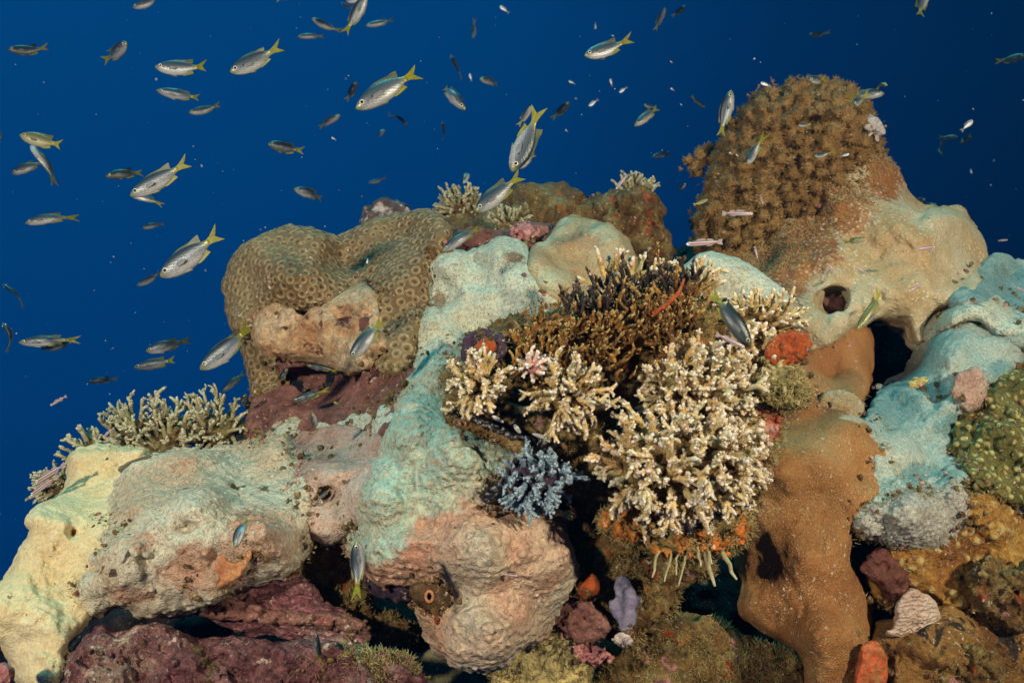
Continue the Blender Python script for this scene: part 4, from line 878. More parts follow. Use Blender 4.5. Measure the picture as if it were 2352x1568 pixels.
branching('cream_branching_coral', 'cream branching coral clump directly above the largest clump', CF, 1600, 905, .74, 105, 85, 60, 80, 72, 8.5, 202, 5, (0, -.35, .25), 34, M['turfrock'])
branching('cream_branching_coral', 'fuzzy cream branching coral growing on the left end of the gaping oyster', CF, 1105, 885, .70, 42, 38, 34, 30, 56, 7.5, 203, 4, (-.2, -.4, .1), 44, M['turfrock'])
branching('cream_branching_coral', 'cream branching coral over the right end of the gaping oyster', CF, 1305, 905, .71, 55, 52, 45, 44, 62, 7.5, 204, 4, (0, -.4, .15), 34, M['turfrock'])
branching('blue_lit_branching_coral', 'fuzzy branching coral painted in blue light below the gaping oyster', M['fingerblue'], 1235, 1105, .72, 72, 62, 40, 56, 46, 6, 205, 4, (-.1, -.4, .1), 34, M['darkcrust'])
branching('cream_branching_coral', 'sparse pale branching coral poking above the dark brown algae', CF, 1430, 650, .82, 60, 22, 26, 16, 70, 8.5, 206, 3, (.35, -.1, .75), 6)
branching('cream_branching_coral', 'pale branching coral sprig right of the dark brown algae, before the pale green plate', CF, 1590, 680, .80, 34, 56, 26, 20, 60, 7.5, 207, 3, (.15, -.15, .6), 8)
branching('cream_branching_coral', 'low whitish branching coral below the pale green plate', CF, 1745, 735, .78, 95, 40, 40, 44, 46, 6.5, 208, 3, (.2, -.25, .4), 10, M['turfrock'])
branching('cream_branching_coral', 'tan branching coral between the dark fish and the orange sponge', CF, 1720, 820, .76, 70, 60, 45, 40, 46, 8.5, 209, 3, (.2, -.35, .2), 10, M['turfrock'])
branching('cream_branching_coral', 'small pink white branching coral beside the fuzzy one on the oyster', reefmat('pink_white_coral', [(0.3, (.52, .26, .20)), (0.6, (.62, .46, .36)), (0.8, (.70, .62, .5))], 50, (260, .7, 1.3), b1=(260, .7, .002), tipc=(.78, .70, .62)), 1225, 840, .70, 24, 22, 18, 14, 26, 6, 210, 2, (0, -.3, .1), 4, M['pinkknob'])
branching('cream_branching_coral', 'short whitish branching coral spilling off the right side of the largest clump', CF, 1690, 1040, .72, 50, 90, 45, 38, 42, 10, 211, 3, (.35, -.35, .1), 12, M['turfrock'])
S = M['stag']
branching('staghorn_coral', 'tall pale staghorn coral against the blue water left of the maroon rock', S, 350, 1010, .98, 95, 60, 50, 64, 62, 6, 221, 4, (0, -.1, .75), 0, M['ridge'])
branching('staghorn_coral', 'pale staghorn coral touching the foot of the maroon rock', S, 485, 985, 1.0, 72, 46, 40, 44, 50, 5.5, 222, 4, (.05, -.1, .6), 0, M['ridge'])
branching('staghorn_coral', 'sloping fringe of staghorn coral leading down the left edge', S, 220, 1050, .96, 60, 50, 40, 34, 42, 5.5, 223, 3, (-.5, -.1, .45), 0, M['ridge'])
branching('staghorn_coral', 'small staghorn tuft hanging out left of the cream coral', S, 128, 1115, .92, 34, 36, 30, 36, 30, 4.5, 224, 3, (-.55, -.1, .05), 0, M['ridge'])
branching('coral_tuft', 'pale coral tuft on the left end of the crest', S, 1062, 478, 1.36, 50, 40, 40, 70, 30, 5, 231, 3, (-.1, -.15, .45), 0, M['ridge'])
branching('coral_tuft', 'pale coral tuft on top of the crest boulder', S, 1462, 440, 1.32, 40, 26, 26, 40, 26, 5, 232, 3, (0, -.15, .5), 0, M['ridge'])
branching('coral_tuft', 'small pale tuft in the middle of the crest above the red rubble', S, 1165, 515, 1.24, 38, 26, 24, 26, 26, 4.5, 233, 3, (0, -.2, .5), 0, M['ridge'])
# dark brown algae thicket
rng = random.Random(77)
al = empty('brown_algae', P(1400, 830, .74)); tag(al, 'dark brown spiky algae thicket behind the cream corals', 'algae')
mb = MB()
for k in range(640):
    t = rng.random(); u = 1175 + 400 * t + rng.gauss(0, 20); v = 800 - 120 * t + rng.gauss(0, 42) + 34
    Yk = .755 + rng.gauss(0, .022); px = K * Yk
    finger(mb, P(u, v, Yk), Vector((rng.gauss(.15, .5), rng.gauss(-.2, .4), rng.gauss(.75, .4))), rng.uniform(18, 40) * px, rng.uniform(3.0, 6.0) * px, rng, px, 2, 1, 5)
mb.build('fronds', M['algae'], al)
mb = MB()
for k in range(90):
    t = rng.random(); u = 1300 + 290 * t + rng.gauss(0, 12); v = 715 - 65 * t + rng.gauss(0, 18)
    Yk = .76 + rng.gauss(0, .02); px = K * Yk
    finger(mb, P(u, v, Yk), Vector((rng.gauss(.0, .5), rng.gauss(-.2, .4), rng.gauss(.9, .3))), rng.uniform(30, 56) * px, rng.uniform(4, 6.5) * px, rng, px, 3, 1, 10)
mb.build('dark_fronds', reefmat('black_brown_algae', [(0.3, (.012, .010, .010)), (0.8, (.05, .03, .02))], 30, (200, .5, 1.8), b1=(150, .8, .004), tipc=(.14, .09, .05), tips=(.7, 1)), al)
b = Body(0.77, 4.5, 241)
b.pillow([(1180, 800), (1220, 760), (1300, 730), (1400, 720), (1500, 690), (1580, 650), (1590, 670), (1530, 730), (1480, 780), (1400, 800), (1300, 812), (1230, 815)], 34, 40); b.noise(16, 22, 4)
b.build('mat', M['algae'], parent=al)
mb = MB(); mb.tube([P(1500, 722, .71), P(1530, 700, .71), P(1560, 672, .715), P(1572, 640, .72)], [.0028, .0026, .0022, .0012], 7)
o = mb.build('rope_sponge', M['spongeorange']); tag(o, 'thin orange rope sponge rising through the dark algae', 'sponge')
# orange sponge underside with hanging spines
b = Body(0.715, 4, 251)
b.pillow([(1385, 1190), (1440, 1170), (1520, 1185), (1600, 1180), (1690, 1170), (1715, 1200), (1690, 1250), (1620, 1275), (1540, 1270), (1470, 1245), (1400, 1225)], 30, 40); b.noise(13, 18, 4)
b.build('orange_sponge', reefmat('orange_weed_crust', [(0.25, (.14, .10, .03)), (0.42, (.24, .17, .05)), (0.5, (.52, .14, .02)), (0.7, (.62, .19, .03)), (0.8, (.3, .2, .1))], 30, (200, .5, 1.5), b1=(150, .9, .006)), 'orange and weedy sponge crust along the underside of the largest coral clump', 'sponge'); BD['under'] = b
for i, (u, v, u2, v2, r_) in enumerate(((1512, 1265, 1500, 1325, 4), (1540, 1270, 1528, 1335, 3.5), (1555, 1270, 1552, 1320, 3), (1600, 1255, 1610, 1300, 4), (1618, 1262, 1640, 1345, 6.5), (1660, 1262, 1692, 1330, 6), (1628, 1240, 1632, 1295, 4), (1575, 1275, 1560, 1345, 3))):
    mb = MB(); px = K * .70; rr = random.Random(i)
    pts = [P(u + (u2 - u) * t + rr.gauss(0, 2), v + (v2 - v) * t, .70 - .01 * t) for t in (0, .25, .5, .75, 1)]
    mb.tube(pts, [r_ * px * q for q in (1, .95, .85, .7, .4)], 7, rr, .15, 0, 1)
    o = mb.build('shell_spine', M['stag'])
    tag(o, ['thin pale spine hanging leftmost under the orange sponge crust', 'second pale spine from the left under the orange sponge crust', 'thin yellowish spine beside the second spine under the orange crust', 'short white spine right of the middle under the orange crust', 'thickest yellow spine hanging under the orange sponge crust', 'tan spine hanging rightmost under the orange sponge crust', 'small white spine above the thickest one', 'long thin spine in the middle below the orange crust'][i], 'spine', 'spines hanging under the orange sponge crust')
b = Body(0.735, 4, 252)
b.pillow([(1765, 800), (1790, 775), (1840, 770), (1855, 790), (1835, 820), (1800, 840), (1770, 830)], 20, 22); b.noise(7, 12, 4)
b.build('orange_sponge', M['spongeorange'], 'red orange sponge patch on the right rim of the coral clump by the brown fan', 'sponge')
b = Body(0.735, 4, 253)
b.pillow([(1745, 880), (1760, 850), (1800, 830), (1845, 900), (1840, 930), (1790, 925), (1755, 915)], 22, 24); b.noise(11, 11, 4)
b.build('rubble_rock', reefmat('yellow_flecked_rubble', [(0.3, (.06, .05, .03)), (0.5, (.30, .26, .10)), (0.6, (.55, .48, .24)), (0.8, (.66, .58, .46))], 70, (220, .4, 1.5), b1=(150, .9, .006)), 'yellow and black flecked rubble at the right rim below the red orange sponge', 'rock'); BD['rub6'] = b
b = Body(0.75, 4, 254)
b.pillow([(1680, 980), (1710, 920), (1760, 930), (1790, 960), (1770, 1030), (1760, 1090), (1720, 1060), (1690, 1030)], 26, 28); b.noise(11, 14, 4)
b.build('rubble_rock', reefmat('red_pink_rubble', [(0.3, (.06, .03, .02)), (0.48, (.40, .10, .04)), (0.6, (.50, .26, .22)), (0.8, (.60, .48, .34))], 60, (220, .4, 1.5), b1=(150, .9, .006)), 'red and pink crusted rubble between the largest coral clump and the brown column', 'rock'); BD['rub7'] = b
b = Body(0.72, 3.5, 255); b.blob(1117, 795, 0, 24, 19, 18); b.noise(3, 14, 3)
b.build('orange_sponge', M['spongeorange'], 'rounded dull orange sponge left of the dark algae', 'sponge')
b = Body(0.735, 4, 256)
b.pillow([(1065, 830), (1075, 780), (1110, 765), (1150, 775), (1150, 820), (1120, 840), (1080, 845)], 24, 26); b.noise(6, 14, 3)
b.build('rubble_rock', M['darkcrust'], 'dark purple lump carrying the dull orange sponge', 'rock')

# ---------------------------------------------------------------- turf and fuzz, too fine to count
def turf(name, keys, n, ln, rd, mat, seed, splay=.6, ns=3, bias=0):
    rng = random.Random(seed); mb = MB()
    for key, share in keys:
        bd = BD[key]; N = bd.normals(); cnt = 0; want = int(n * share); clusters = []
        ok = [i for i in range(len(bd.V)) if N[i][1] < .3 and -20 < bd.uvw[i][0] < 2380 and bd.uvw[i][1] < 1620]
        fld = vnoise(bd.V[ok, 0] * 45, bd.V[ok, 1] * 45, bd.V[ok, 2] * 45, seed)
        ok = [i for i, f in zip(ok, fld) if f > bias]
        for _ in range(want):
            i = rng.choice(ok); s = rng.uniform(.4, 1.5)
            d = Vector(N[i]) + Vector((rng.gauss(0, splay), rng.gauss(0, splay), rng.gauss(0, splay)))
            mb.cone(Vector(bd.V[i]) + Vector((rng.gauss(0, rd), rng.gauss(0, rd), rng.gauss(0, rd))), d, rd * s, ln * s, ns)
    o = mb.build(name, mat, None); o['kind'] = 'stuff'
    return o
turf('turf_algae', (('bommie', .20), ('rub1', .1), ('rub3', .16), ('rub5', .1), ('under', .10), ('rub4', .05), ('rub6', .06), ('rub7', .08), ('rub2', .1), ('rock', .05)), 26000, .0052, .0006, M['turf'], 5, .7, 3, -.1)

# ---------------------------------------------------------------- encrusting bits that gather where the corals meet
from mathutils.kdtree import KDTree
def crevices(seed, reach=.014):
    rng = random.Random(seed); res = []
    bods = [b_ for b_ in ALL if b_ is not BD['rock'] and len(b_.V) > 300]
    trees = []
    for b_ in bods:
        sub_ = range(0, len(b_.V), 9); kd = KDTree(len(sub_))
        for n, i in enumerate(sub_): kd.insert(b_.V[i], n)
        kd.balance(); trees.append((kd, b_.V.min(0) - reach, b_.V.max(0) + reach))
    for k, b_ in enumerate(bods):
        N = b_.normals()
        for i in range(k % 3, len(b_.V), 10):
            if N[i][1] > .1: continue
            p = b_.V[i]
            if b_.uvw[i][1] > 1600 or b_.uvw[i][0] > 2380 or (b_.uvw[i][0] < 780 and 1375 < b_.uvw[i][1] < 1500): continue
            for j, (kd, lo, hi) in enumerate(trees):
                if j == k or (p < lo).any() or (p > hi).any(): continue
                co, n, d = kd.find(p)
                if d < reach: res.append((Vector(p), Vector(N[i]))); break
    rng.shuffle(res); return res
CRV = crevices(9)
fl = vnoise(np.array([p.x for p, n in CRV]) * 30, np.array([p.y for p, n in CRV]) * 30, np.array([p.z for p, n in CRV]) * 30, 4)
CRV = [c for c, f in zip(CRV, fl) if f > -.15]
ICO = [(0, 0, 1)] + [(math.cos(a) * .9, math.sin(a) * .9, .45) for a in [k * 2 * math.pi / 5 for k in range(5)]] + [(math.cos(a) * .9, math.sin(a) * .9, -.45) for a in [(k + .5) * 2 * math.pi / 5 for k in range(5)]] + [(0, 0, -1)]
ICF = [(0, 1 + k, 1 + (k + 1) % 5) for k in range(5)] + [(1 + k, 6 + k, 1 + (k + 1) % 5) for k in range(5)] + [(1 + (k + 1) % 5, 6 + k, 6 + (k + 1) % 5) for k in range(5)] + [(11, 6 + (k + 1) % 5, 6 + k) for k in range(5)]
def bits(name, pts, n, smin_, smax_, mat, seed):
    rng = random.Random(seed); mb = MB()
    for k in range(min(n, len(pts))):
        p, nn = pts[(k * 7 + seed * 131) % len(pts)]
        r = rng.uniform(smin_, smax_) * p.y / .8; b0 = len(mb.v)
        st = [rng.uniform(.6, 1.3) for _ in range(3)]
        p = p + Vector((rng.gauss(0, 1), rng.gauss(0, 1), rng.gauss(0, 1))) * .003
        rot = Matrix.Rotation(rng.uniform(0, 6.28), 3, Vector((rng.gauss(0, 1), rng.gauss(0, 1), rng.gauss(0, 1))).normalized())
        for q in ICO: mb.v.append(p + rot @ Vector((q[0] * st[0], q[1] * st[1], q[2] * st[2])) * r * rng.uniform(.75, 1.25)); mb.t.append(0)
        for f in ICF: mb.f.append(tuple(b0 + i for i in f))
    o = mb.build(name, mat); o['kind'] = 'stuff'
bits('encrusting_rubble', CRV, 1500, .0012, .0045, M['turfrock'], 1)
bits('encrusting_rubble', CRV, 700, .0010, .0030, M['maroon'], 2)
bits('encrusting_rubble', CRV, 500, .0008, .0024, M['sponge'], 3)
bits('encrusting_rubble', CRV, 260, .0006, .0018, M['white'], 4)
bits('encrusting_rubble', CRV, 220, .0008, .0030, M['pinkknob'], 5)
mb = MB(); rng = random.Random(31)
for k in range(16000):
    p, nn = CRV[rng.randrange(len(CRV))]
    d = nn + Vector((rng.gauss(0, .8), rng.gauss(0, .8), rng.gauss(0, .8))); s_ = rng.uniform(.4, 1.4)
    mb.cone(p + Vector((rng.gauss(0, 1), rng.gauss(0, 1), rng.gauss(0, 1))) * .002, d, .0005 * s_, .0050 * s_, 3)
o = mb.build('turf_algae', M['turf']); o['kind'] = 'stuff'
# drifting particles in the open water
mb = MB(); rng = random.Random(8)
for k in range(420):
    y = rng.uniform(.35, 2.6); r = rng.uniform(.00025, .0007) * (.4 + y * .6)
    p = P(rng.uniform(-60, 2412), rng.uniform(-40, 1300), y); b0 = len(mb.v)
    st = rng.uniform(1, 2.4); d = Vector((rng.gauss(0, 1), rng.gauss(0, 1), rng.gauss(0, 1))).normalized()
    for q in ICO:
        q = Vector(q); mb.v.append(p + (q + d * q.dot(d) * (st - 1)) * r); mb.t.append(0)
    for f in ICF: mb.f.append(tuple(b0 + i for i in f))
o = mb.build('marine_snow', reefmat('plankton', [(0.3, (.25, .26, .25)), (0.7, (.5, .5, .48))], 300, None, b1=None, fleck=0)); o['kind'] = 'stuff'

# ---------------------------------------------------------------- the water itself: pale blue air between things
hv = [(x, y, z) for x in (-6, 6) for y in (-2.0, 7) for z in (-3.2, 2.6)]
hf = [(0, 1, 3, 2), (4, 6, 7, 5), (0, 4, 5, 1), (2, 3, 7, 6), (0, 2, 6, 4), (1, 5, 7, 3)]
hm = bpy.data.materials.new('water_haze'); hm.use_nodes = True; hm.node_tree.nodes.clear()
ho = hm.node_tree.nodes.new('ShaderNodeOutputMaterial'); hp = hm.node_tree.nodes.new('ShaderNodeVolumePrincipled')
hp.inputs['Color'].default_value = (.03, .26, .60, 1); hp.inputs['Density'].default_value = .035; hp.inputs['Anisotropy'].default_value = .6
hm.node_tree.links.new(hp.outputs[0], ho.inputs['Volume'])
hz = mesh_obj('haze', hv, hf, hm); hz['kind'] = 'stuff'
# ---------------------------------------------------------------- fish
def fishmat(name, back, side, belly, snout, rear, scal=1.0, dark=False):
    m, t, b = new_mat(name)
    tcn = t.nodes.new('ShaderNodeTexCoord'); sx = t.nodes.new('ShaderNodeSeparateXYZ'); t.links.new(tcn.outputs['Object'], sx.inputs[0])
    col = ramp(t, [(0.0, belly), (0.22, belly), (0.46, side), (0.66, tuple((x + y) / 2 for x, y in zip(side, back))), (0.82, back), (1.0, back)], sstep_lin(t, sx.outputs['Z'], -.16, .16))
    # rows of scales
    v = t.nodes.new('ShaderNodeMapping'); v.inputs['Scale'].default_value = (52, 8, 34); v.inputs['Rotation'].default_value = (0, R(12), 0)
    t.links.new(tcn.outputs['Object'], v.inputs['Vector'])
    d = voro(t, v.outputs[0], 1.0, 'F1', .35)
    col = mixc(t, .9 * scal, col, ramp(t, [(0.0, g3(1.2)), (0.4, g3(1.0)), (0.75, g3(.45))], d), 'MULTIPLY')
    col = mixc(t, sstep(t, sx.outputs['X'], .40, .50), col, snout)
    col = mixc(t, sstep_lin(t, sx.outputs['X'], -.16, -.30), col, rear)
    t.links.new(col, b.inputs['Base Color']); b.inputs['Roughness'].default_value = .38; b.inputs['Specular IOR Level'].default_value = .6
    b.inputs['Metallic'].default_value = .2
    t.links.new(bump(t, d, .10, .01), b.inputs['Normal'])
    return m
def sstep_lin(t, v, a, b):
    n = t.nodes.new('ShaderNodeMapRange'); n.inputs['From Min'].default_value = a; n.inputs['From Max'].default_value = b
    t.links.new(v, n.inputs['Value']); return n.outputs[0]
def finmat(name, c1, c2, trans=.35):
    m, t, b = new_mat(name)
    tcn = t.nodes.new('ShaderNodeTexCoord')
    w = t.nodes.new('ShaderNodeTexNoise'); mp = t.nodes.new('ShaderNodeMapping'); mp.inputs['Scale'].default_value = (4, 30, 60)
    t.links.new(tcn.outputs['Object'], mp.inputs['Vector']); t.links.new(mp.outputs[0], w.inputs['Vector']); w.inputs['Scale'].default_value = 1.0
    t.links.new(ramp(t, [(0.35, c1), (0.65, c2)], w.outputs['Fac']), b.inputs['Base Color'])
    b.inputs['Roughness'].default_value = .45; b.inputs['Specular IOR Level'].default_value = .3
    tr = t.nodes.new('ShaderNodeBsdfTranslucent'); tr.inputs['Color'].default_value = (*c2, 1)
    mx_ = t.nodes.new('ShaderNodeMixShader'); mx_.inputs[0].default_value = trans
    o = [n for n in t.nodes if n.type == 'OUTPUT_MATERIAL'][0]
    t.links.new(b.outputs[0], mx_.inputs[1]); t.links.new(tr.outputs[0], mx_.inputs[2]); t.links.new(mx_.outputs[0], o.inputs[0])
    return m
def flat(name, c, rough=.3, spec=.5):
    m, t, b = new_mat(name); b.inputs['Base Color'].default_value = (*c, 1); b.inputs['Roughness'].default_value = rough; b.inputs['Specular IOR Level'].default_value = spec
    return m
FM = {
 'D': (fishmat('silver_fish_skin', (.016, .030, .038), (.095, .118, .14), (.42, .42, .40), (.20, .20, .05), (.24, .23, .03)), finmat('yellow_fin', (.16, .16, .012), (.30, .29, .018)), finmat('dusky_fin', (.05, .07, .05), (.16, .17, .07))),
 'K': (fishmat('shaded_fish_skin', (.010, .018, .022), (.035, .05, .055), (.10, .11, .10), (.10, .10, .03), (.22, .20, .02), .6), finmat('dark_yellow_fin', (.18, .16, .02), (.36, .34, .03)), finmat('shaded_fin', (.012, .02, .02), (.04, .05, .03))),  # dark copy of the silver fish, shade painted into its colours
 'Y': (fishmat('olive_fish_skin', (.14, .13, .02), (.26, .25, .10), (.44, .42, .26), (.34, .30, .08), (.42, .38, .03), .9), finmat('olive_fin', (.36, .33, .02), (.52, .46, .04)), finmat('olive_dusky_fin', (.12, .12, .03), (.26, .24, .06))),
}
IRIS = flat('eye_ring', (.62, .56, .36), .25); PUP = flat('pupil', (.006, .006, .008), .12, .8)
ST = [(0.500, .006, .0, .004), (0.488, .026, -.006, .020), (0.455, .058, -.006, .040), (0.40, .094, -.004, .058), (0.33, .124, -.002, .070), (0.24, .146, 0, .076), (0.13, .154, 0, .074), (0.02, .144, .001, .066), (-0.08, .118, .002, .052), (-0.16, .082, .004, .036), (-0.215, .056, .005, .024), (-0.26, .044, .006, .016), (-0.29, .043, .006, .011)]
def bendy(x, bend):
    q = max(0.0, .18 - x); return bend * q * q * 1.5
def slab(vs, fs, ms, pts, x2y, mat_i, th=.004):
    """a thin fin with two faces: pts outline as (x, z)"""
    n = len(pts); b0 = len(vs)
    for s in (1, -1):
        for x, z in pts: vs.append((x, x2y(x) + s * th, z))
    fs.append(tuple(range(b0, b0 + n))); ms.append(mat_i)
    fs.append(tuple(range(b0 + 2 * n - 1, b0 + n - 1, -1))); ms.append(mat_i)
    for k in range(n):
        k2 = (k + 1) % n; fs.append((b0 + k, b0 + n + k, b0 + n + k2, b0 + k2)); ms.append(mat_i)
def mk_mesh(name, vs, fs, ms, mats, smooth=True):
    me = bpy.data.meshes.new(name); me.from_pydata([tuple(v) for v in vs], [], fs); me.validate()
    for m in mats: me.materials.append(m)
    for p, i in zip(me.polygons, ms): p.material_index = i; p.use_smooth = smooth and len(p.vertices) < 5
    return me
def fish_meshes(kind, bend, fan):
    skin, fin = FM[kind][:2]; f = lambda x: bendy(x, bend)
    vs, fs, ms = [], [], []; ns = 16
    for x, h, zc, w in ST:
        for k in range(ns):
            a = 2 * math.pi * k / ns; cz, cy = math.cos(a), math.sin(a)
            vs.append((x, f(x) + w * cy * (abs(cy) ** .15 if cy else 1), zc + h * cz))
    for i in range(len(ST) - 1):
        for k in range(ns):
            k2 = (k + 1) % ns; fs.append((i * ns + k, (i + 1) * ns + k, (i + 1) * ns + k2, i * ns + k2)); ms.append(0)
    fs.append(tuple(range(ns))); ms.append(0); fs.append(tuple((len(ST) - 1) * ns + ns - 1 - k for k in range(ns))); ms.append(0)
    up = .03 * fan
    slab(vs, fs, ms, [(.26, .130), (.22, .146), (.12, .160 + up * .3), (.0, .156 + up * .4), (-.08, .138 + up * .8), (-.15, .130 + 1.5 * up), (-.215, .112 + 2 * up), (-.195, .075), (-.17, .06), (-.10, .09), (0, .125), (.13, .140)], f, 4)
    slab(vs, fs, ms, [(.03, -.130), (-.03, -.142 - up * .3), (-.10, -.128 - up * .5), (-.18, -.100 - up * .8), (-.225, -.085 - up), (-.195, -.06), (-.17, -.045), (-.10, -.09)], f, 1)
    for s in (1, -1):   # pelvic and pectoral fins
        slab(vs, fs, ms, [(.24, -.135), (.18, -.158), (.10, -.172), (.11, -.155), (.14, -.13)], lambda x, s=s: s * .022, 2, .003)
        b0 = len(vs); y = s * .068
        pf = [(.25, y, -.02), (.20, y + s * .020, .008), (.12, y + s * .034, -.002), (.09, y + s * .038, -.035), (.14, y + s * .028, -.055), (.22, y + s * .010, -.05)]
        for q in pf: vs.append(q)
        for q in pf: vs.append((q[0], q[1] - s * .004, q[2]))
        fs.append(tuple(range(b0, b0 + 6))); ms.append(2); fs.append(tuple(range(b0 + 11, b0 + 5, -1))); ms.append(2)
        for k in range(6): fs.append((b0 + k, b0 + 6 + k, b0 + 6 + (k + 1) % 6, b0 + (k + 1) % 6)); ms.append(2)
        slab(vs, fs, ms, [(.262, .0), (.255, .014), (.240, .012), (.236, -.006), (.248, -.014)], lambda x, s=s: s * .0745, 3, .003)
    body = mk_mesh('damselfish_body', vs, fs, ms, [skin, fin, clear, spotm, FM[kind][2]])
    vs, fs, ms = [], [], []
    k = 1 + .12 * fan
    slab(vs, fs, ms, [(-.27, .045), (-.33, .058), (-.42, .086 * k), (-.50, .118 * k), (-.465, .075 * k), (-.425, .036), (-.395, .010), (-.415, -.018), (-.455, -.062 * k), (-.485, -.098 * k), (-.41, -.070 * k), (-.33, -.044), (-.27, -.032)], f, 0, .005)
    # tail shape is concave: triangulate as a strip instead of one face
    me = bpy.data.meshes.new('tail_fin'); n = 13; tri = [(0, 1, 11, 12), (1, 2, 5, 6), (2, 3, 4, 5), (1, 6, 7, 11), (7, 8, 10, 11), (8, 9, 10)]
    F2 = [tuple(q) for q in tri] + [tuple(x + n for x in reversed(q)) for q in tri] + [(a, n + a, n + (a + 1) % n, (a + 1) % n) for a in range(n)]
    me.from_pydata(vs, [], F2); me.validate(); me.materials.append(fin)
    return body, me
clear = finmat('clear_fin', (.12, .14, .15), (.22, .24, .24), .3); spotm = flat('gill_spot', (.02, .03, .04))
def ball(name, mat, sx, sy, sz, n=12, m_=8):
    vs, fs = [], []
    for i in range(m_ + 1):
        ph = math.pi * i / m_
        for k in range(n): th = 2 * math.pi * k / n; vs.append((sx * math.sin(ph) * math.cos(th), sy * math.cos(ph), sz * math.sin(ph) * math.sin(th)))
    for i in range(m_):
        for k in range(n): fs.append((i * n + k, i * n + (k + 1) % n, (i + 1) * n + (k + 1) % n, (i + 1) * n + k))
    return mk_mesh(name, vs, fs, [0] * len(fs), [mat])
EYE = ball('eye', IRIS, .036, .018, .036); PUPIL = ball('pupil', PUP, .024, .012, .024)
PROTO = {}
def proto_fish(kind, bend, fan):
    key = (kind, bend, fan)
    if key not in PROTO: PROTO[key] = fish_meshes(kind, bend, fan)
    return PROTO[key]
def place(o, hu, hv, tu, tv, Y, yaw, roll, flip, L, ws, hs):
    hx, hz = hu - tu, -(hv - tv); n = math.hypot(hx, hz); hx /= n; hz /= n
    cy, sy = math.cos(R(yaw)), math.sin(R(yaw))
    f = Vector((hx * cy, -sy, hz * cy))
    d = Vector((-hz, 0, hx))
    if d.z < 0: d = -d
    if flip: d = -d
    side = d.cross(f)
    rm = Matrix.Rotation(R(roll), 3, f); d = rm @ d
    # positive roll leans the back towards the viewer
    if (d.y > 0) == (roll > 0) and abs(roll) > 1: d = Matrix.Rotation(R(-2 * roll), 3, f) @ d
    side = d.cross(f)
    m3 = Matrix((f, side, d)).transposed()
    mid = P((hu + tu) / 2, (hv + tv) / 2, Y)
    o.rotation_mode = 'QUATERNION'
    o.location = mid; o.rotation_quaternion = m3.to_quaternion(); o.scale = (L, L * ws, L * hs)
G1 = 'silver damselfish schooling over the reef'; G2 = 'slender striped gobies hovering over the reef'
def fish(hu, hv, tu, tv, label, kind='D', y=None, yaw=0, roll=0, flip=0, bend=0, fan=0, ws=1.0, hs=1.0, L0=.066, group=G1):
    pl = math.hypot(hu - tu, hv - tv); cy = math.cos(R(yaw))
    if y is None: y = min(3.2, max(.5, L0 * cy / (pl * K)))
    L = pl * K * y / cy
    rr = random.Random(label)
    if bend == 0: bend = rr.choice((-.7, -.4, -.2, .2, .4, .7))
    if fan == 0: fan = rr.choice((0, .4, .7))
    hs *= rr.uniform(.88, 1.0); roll += rr.uniform(-5, 5)
    body, tail = proto_fish(kind, bend, fan)
    o = bpy.data.objects.new('damselfish', body); COL.objects.link(o)
    place(o, hu, hv, tu, tv, y, yaw, roll, flip, L, ws, hs)
    tag(o, label, 'fish', group)
    t = bpy.data.objects.new('tail_fin', tail); COL.objects.link(t); t.parent = o
    if pl / cy > 30:
        for s in (1, -1):
            e = bpy.data.objects.new('eye', EYE); COL.objects.link(e); e.parent = o; e.location = (.392, s * .053, .014)
            p = bpy.data.objects.new('pupil', PUPIL); COL.objects.link(p); p.parent = e; p.location = (.003, s * .0105, 0)
    return o
# slender goby
gm, gt, gb = new_mat('striped_goby_skin')
tcn = gt.nodes.new('ShaderNodeTexCoord'); sx = gt.nodes.new('ShaderNodeSeparateXYZ'); gt.links.new(tcn.outputs['Object'], sx.inputs[0])
gc = ramp(gt, [(0.0, (.36, .33, .34)), (0.30, (.40, .35, .36)), (0.40, (.30, .07, .06)), (0.56, (.30, .07, .06)), (0.62, (.52, .50, .54)), (0.70, (.50, .49, .53)), (0.76, (.12, .08, .08)), (1.0, (.26, .22, .22))], sstep_lin(gt, sx.outputs['Z'], -.075, .075))
gt.links.new(mixc(gt, sstep(gt, sx.outputs['X'], .40, .47), gc, (.70, .72, .78)), gb.inputs['Base Color'])
gb.inputs['Roughness'].default_value = .3
GFIN = finmat('goby_fin', (.42, .34, .32), (.52, .44, .42), .5)
def goby_mesh(fin=True):
    vs, fs, ms = [], [], []; ns = 10
    st = [(.5, .008), (.485, .030), (.45, .052), (.38, .066), (.25, .074), (.05, .072), (-.12, .058), (-.26, .040), (-.34, .030)]
    for x, h in st:
        for k in range(ns): a = 2 * math.pi * k / ns; vs.append((x, h * .72 * math.sin(a), h * math.cos(a)))
    for i in range(len(st) - 1):
        for k in range(ns): fs.append((i * ns + k, (i + 1) * ns + k, (i + 1) * ns + (k + 1) % ns, i * ns + (k + 1) % ns)); ms.append(0)
    fs.append(tuple(range(ns))); ms.append(0)
    z = lambda x: 0
    slab(vs, fs, ms, [(.24, .07), (.18, .115), (.06, .125), (-.04, .10), (-.05, .068)], z, 1); slab(vs, fs, ms, [(-.06, .066), (-.10, .11), (-.22, .10), (-.27, .05), (-.2, .045)], z, 1)
    slab(vs, fs, ms, [(-.02, -.065), (-.08, -.105), (-.20, -.09), (-.26, -.045)], z, 1)
    slab(vs, fs, ms, [(-.33, .03), (-.42, .07), (-.5, .085), (-.48, 0), (-.5, -.085), (-.42, -.07), (-.33, -.03)], z, 1)
    return mk_mesh('striped_goby_body', vs, fs, ms, [gm, GFIN])
GOBY = goby_mesh(); GEYE = ball('eye', flat('goby_eye', (.75, .80, .85), .2), .030, .014, .030)
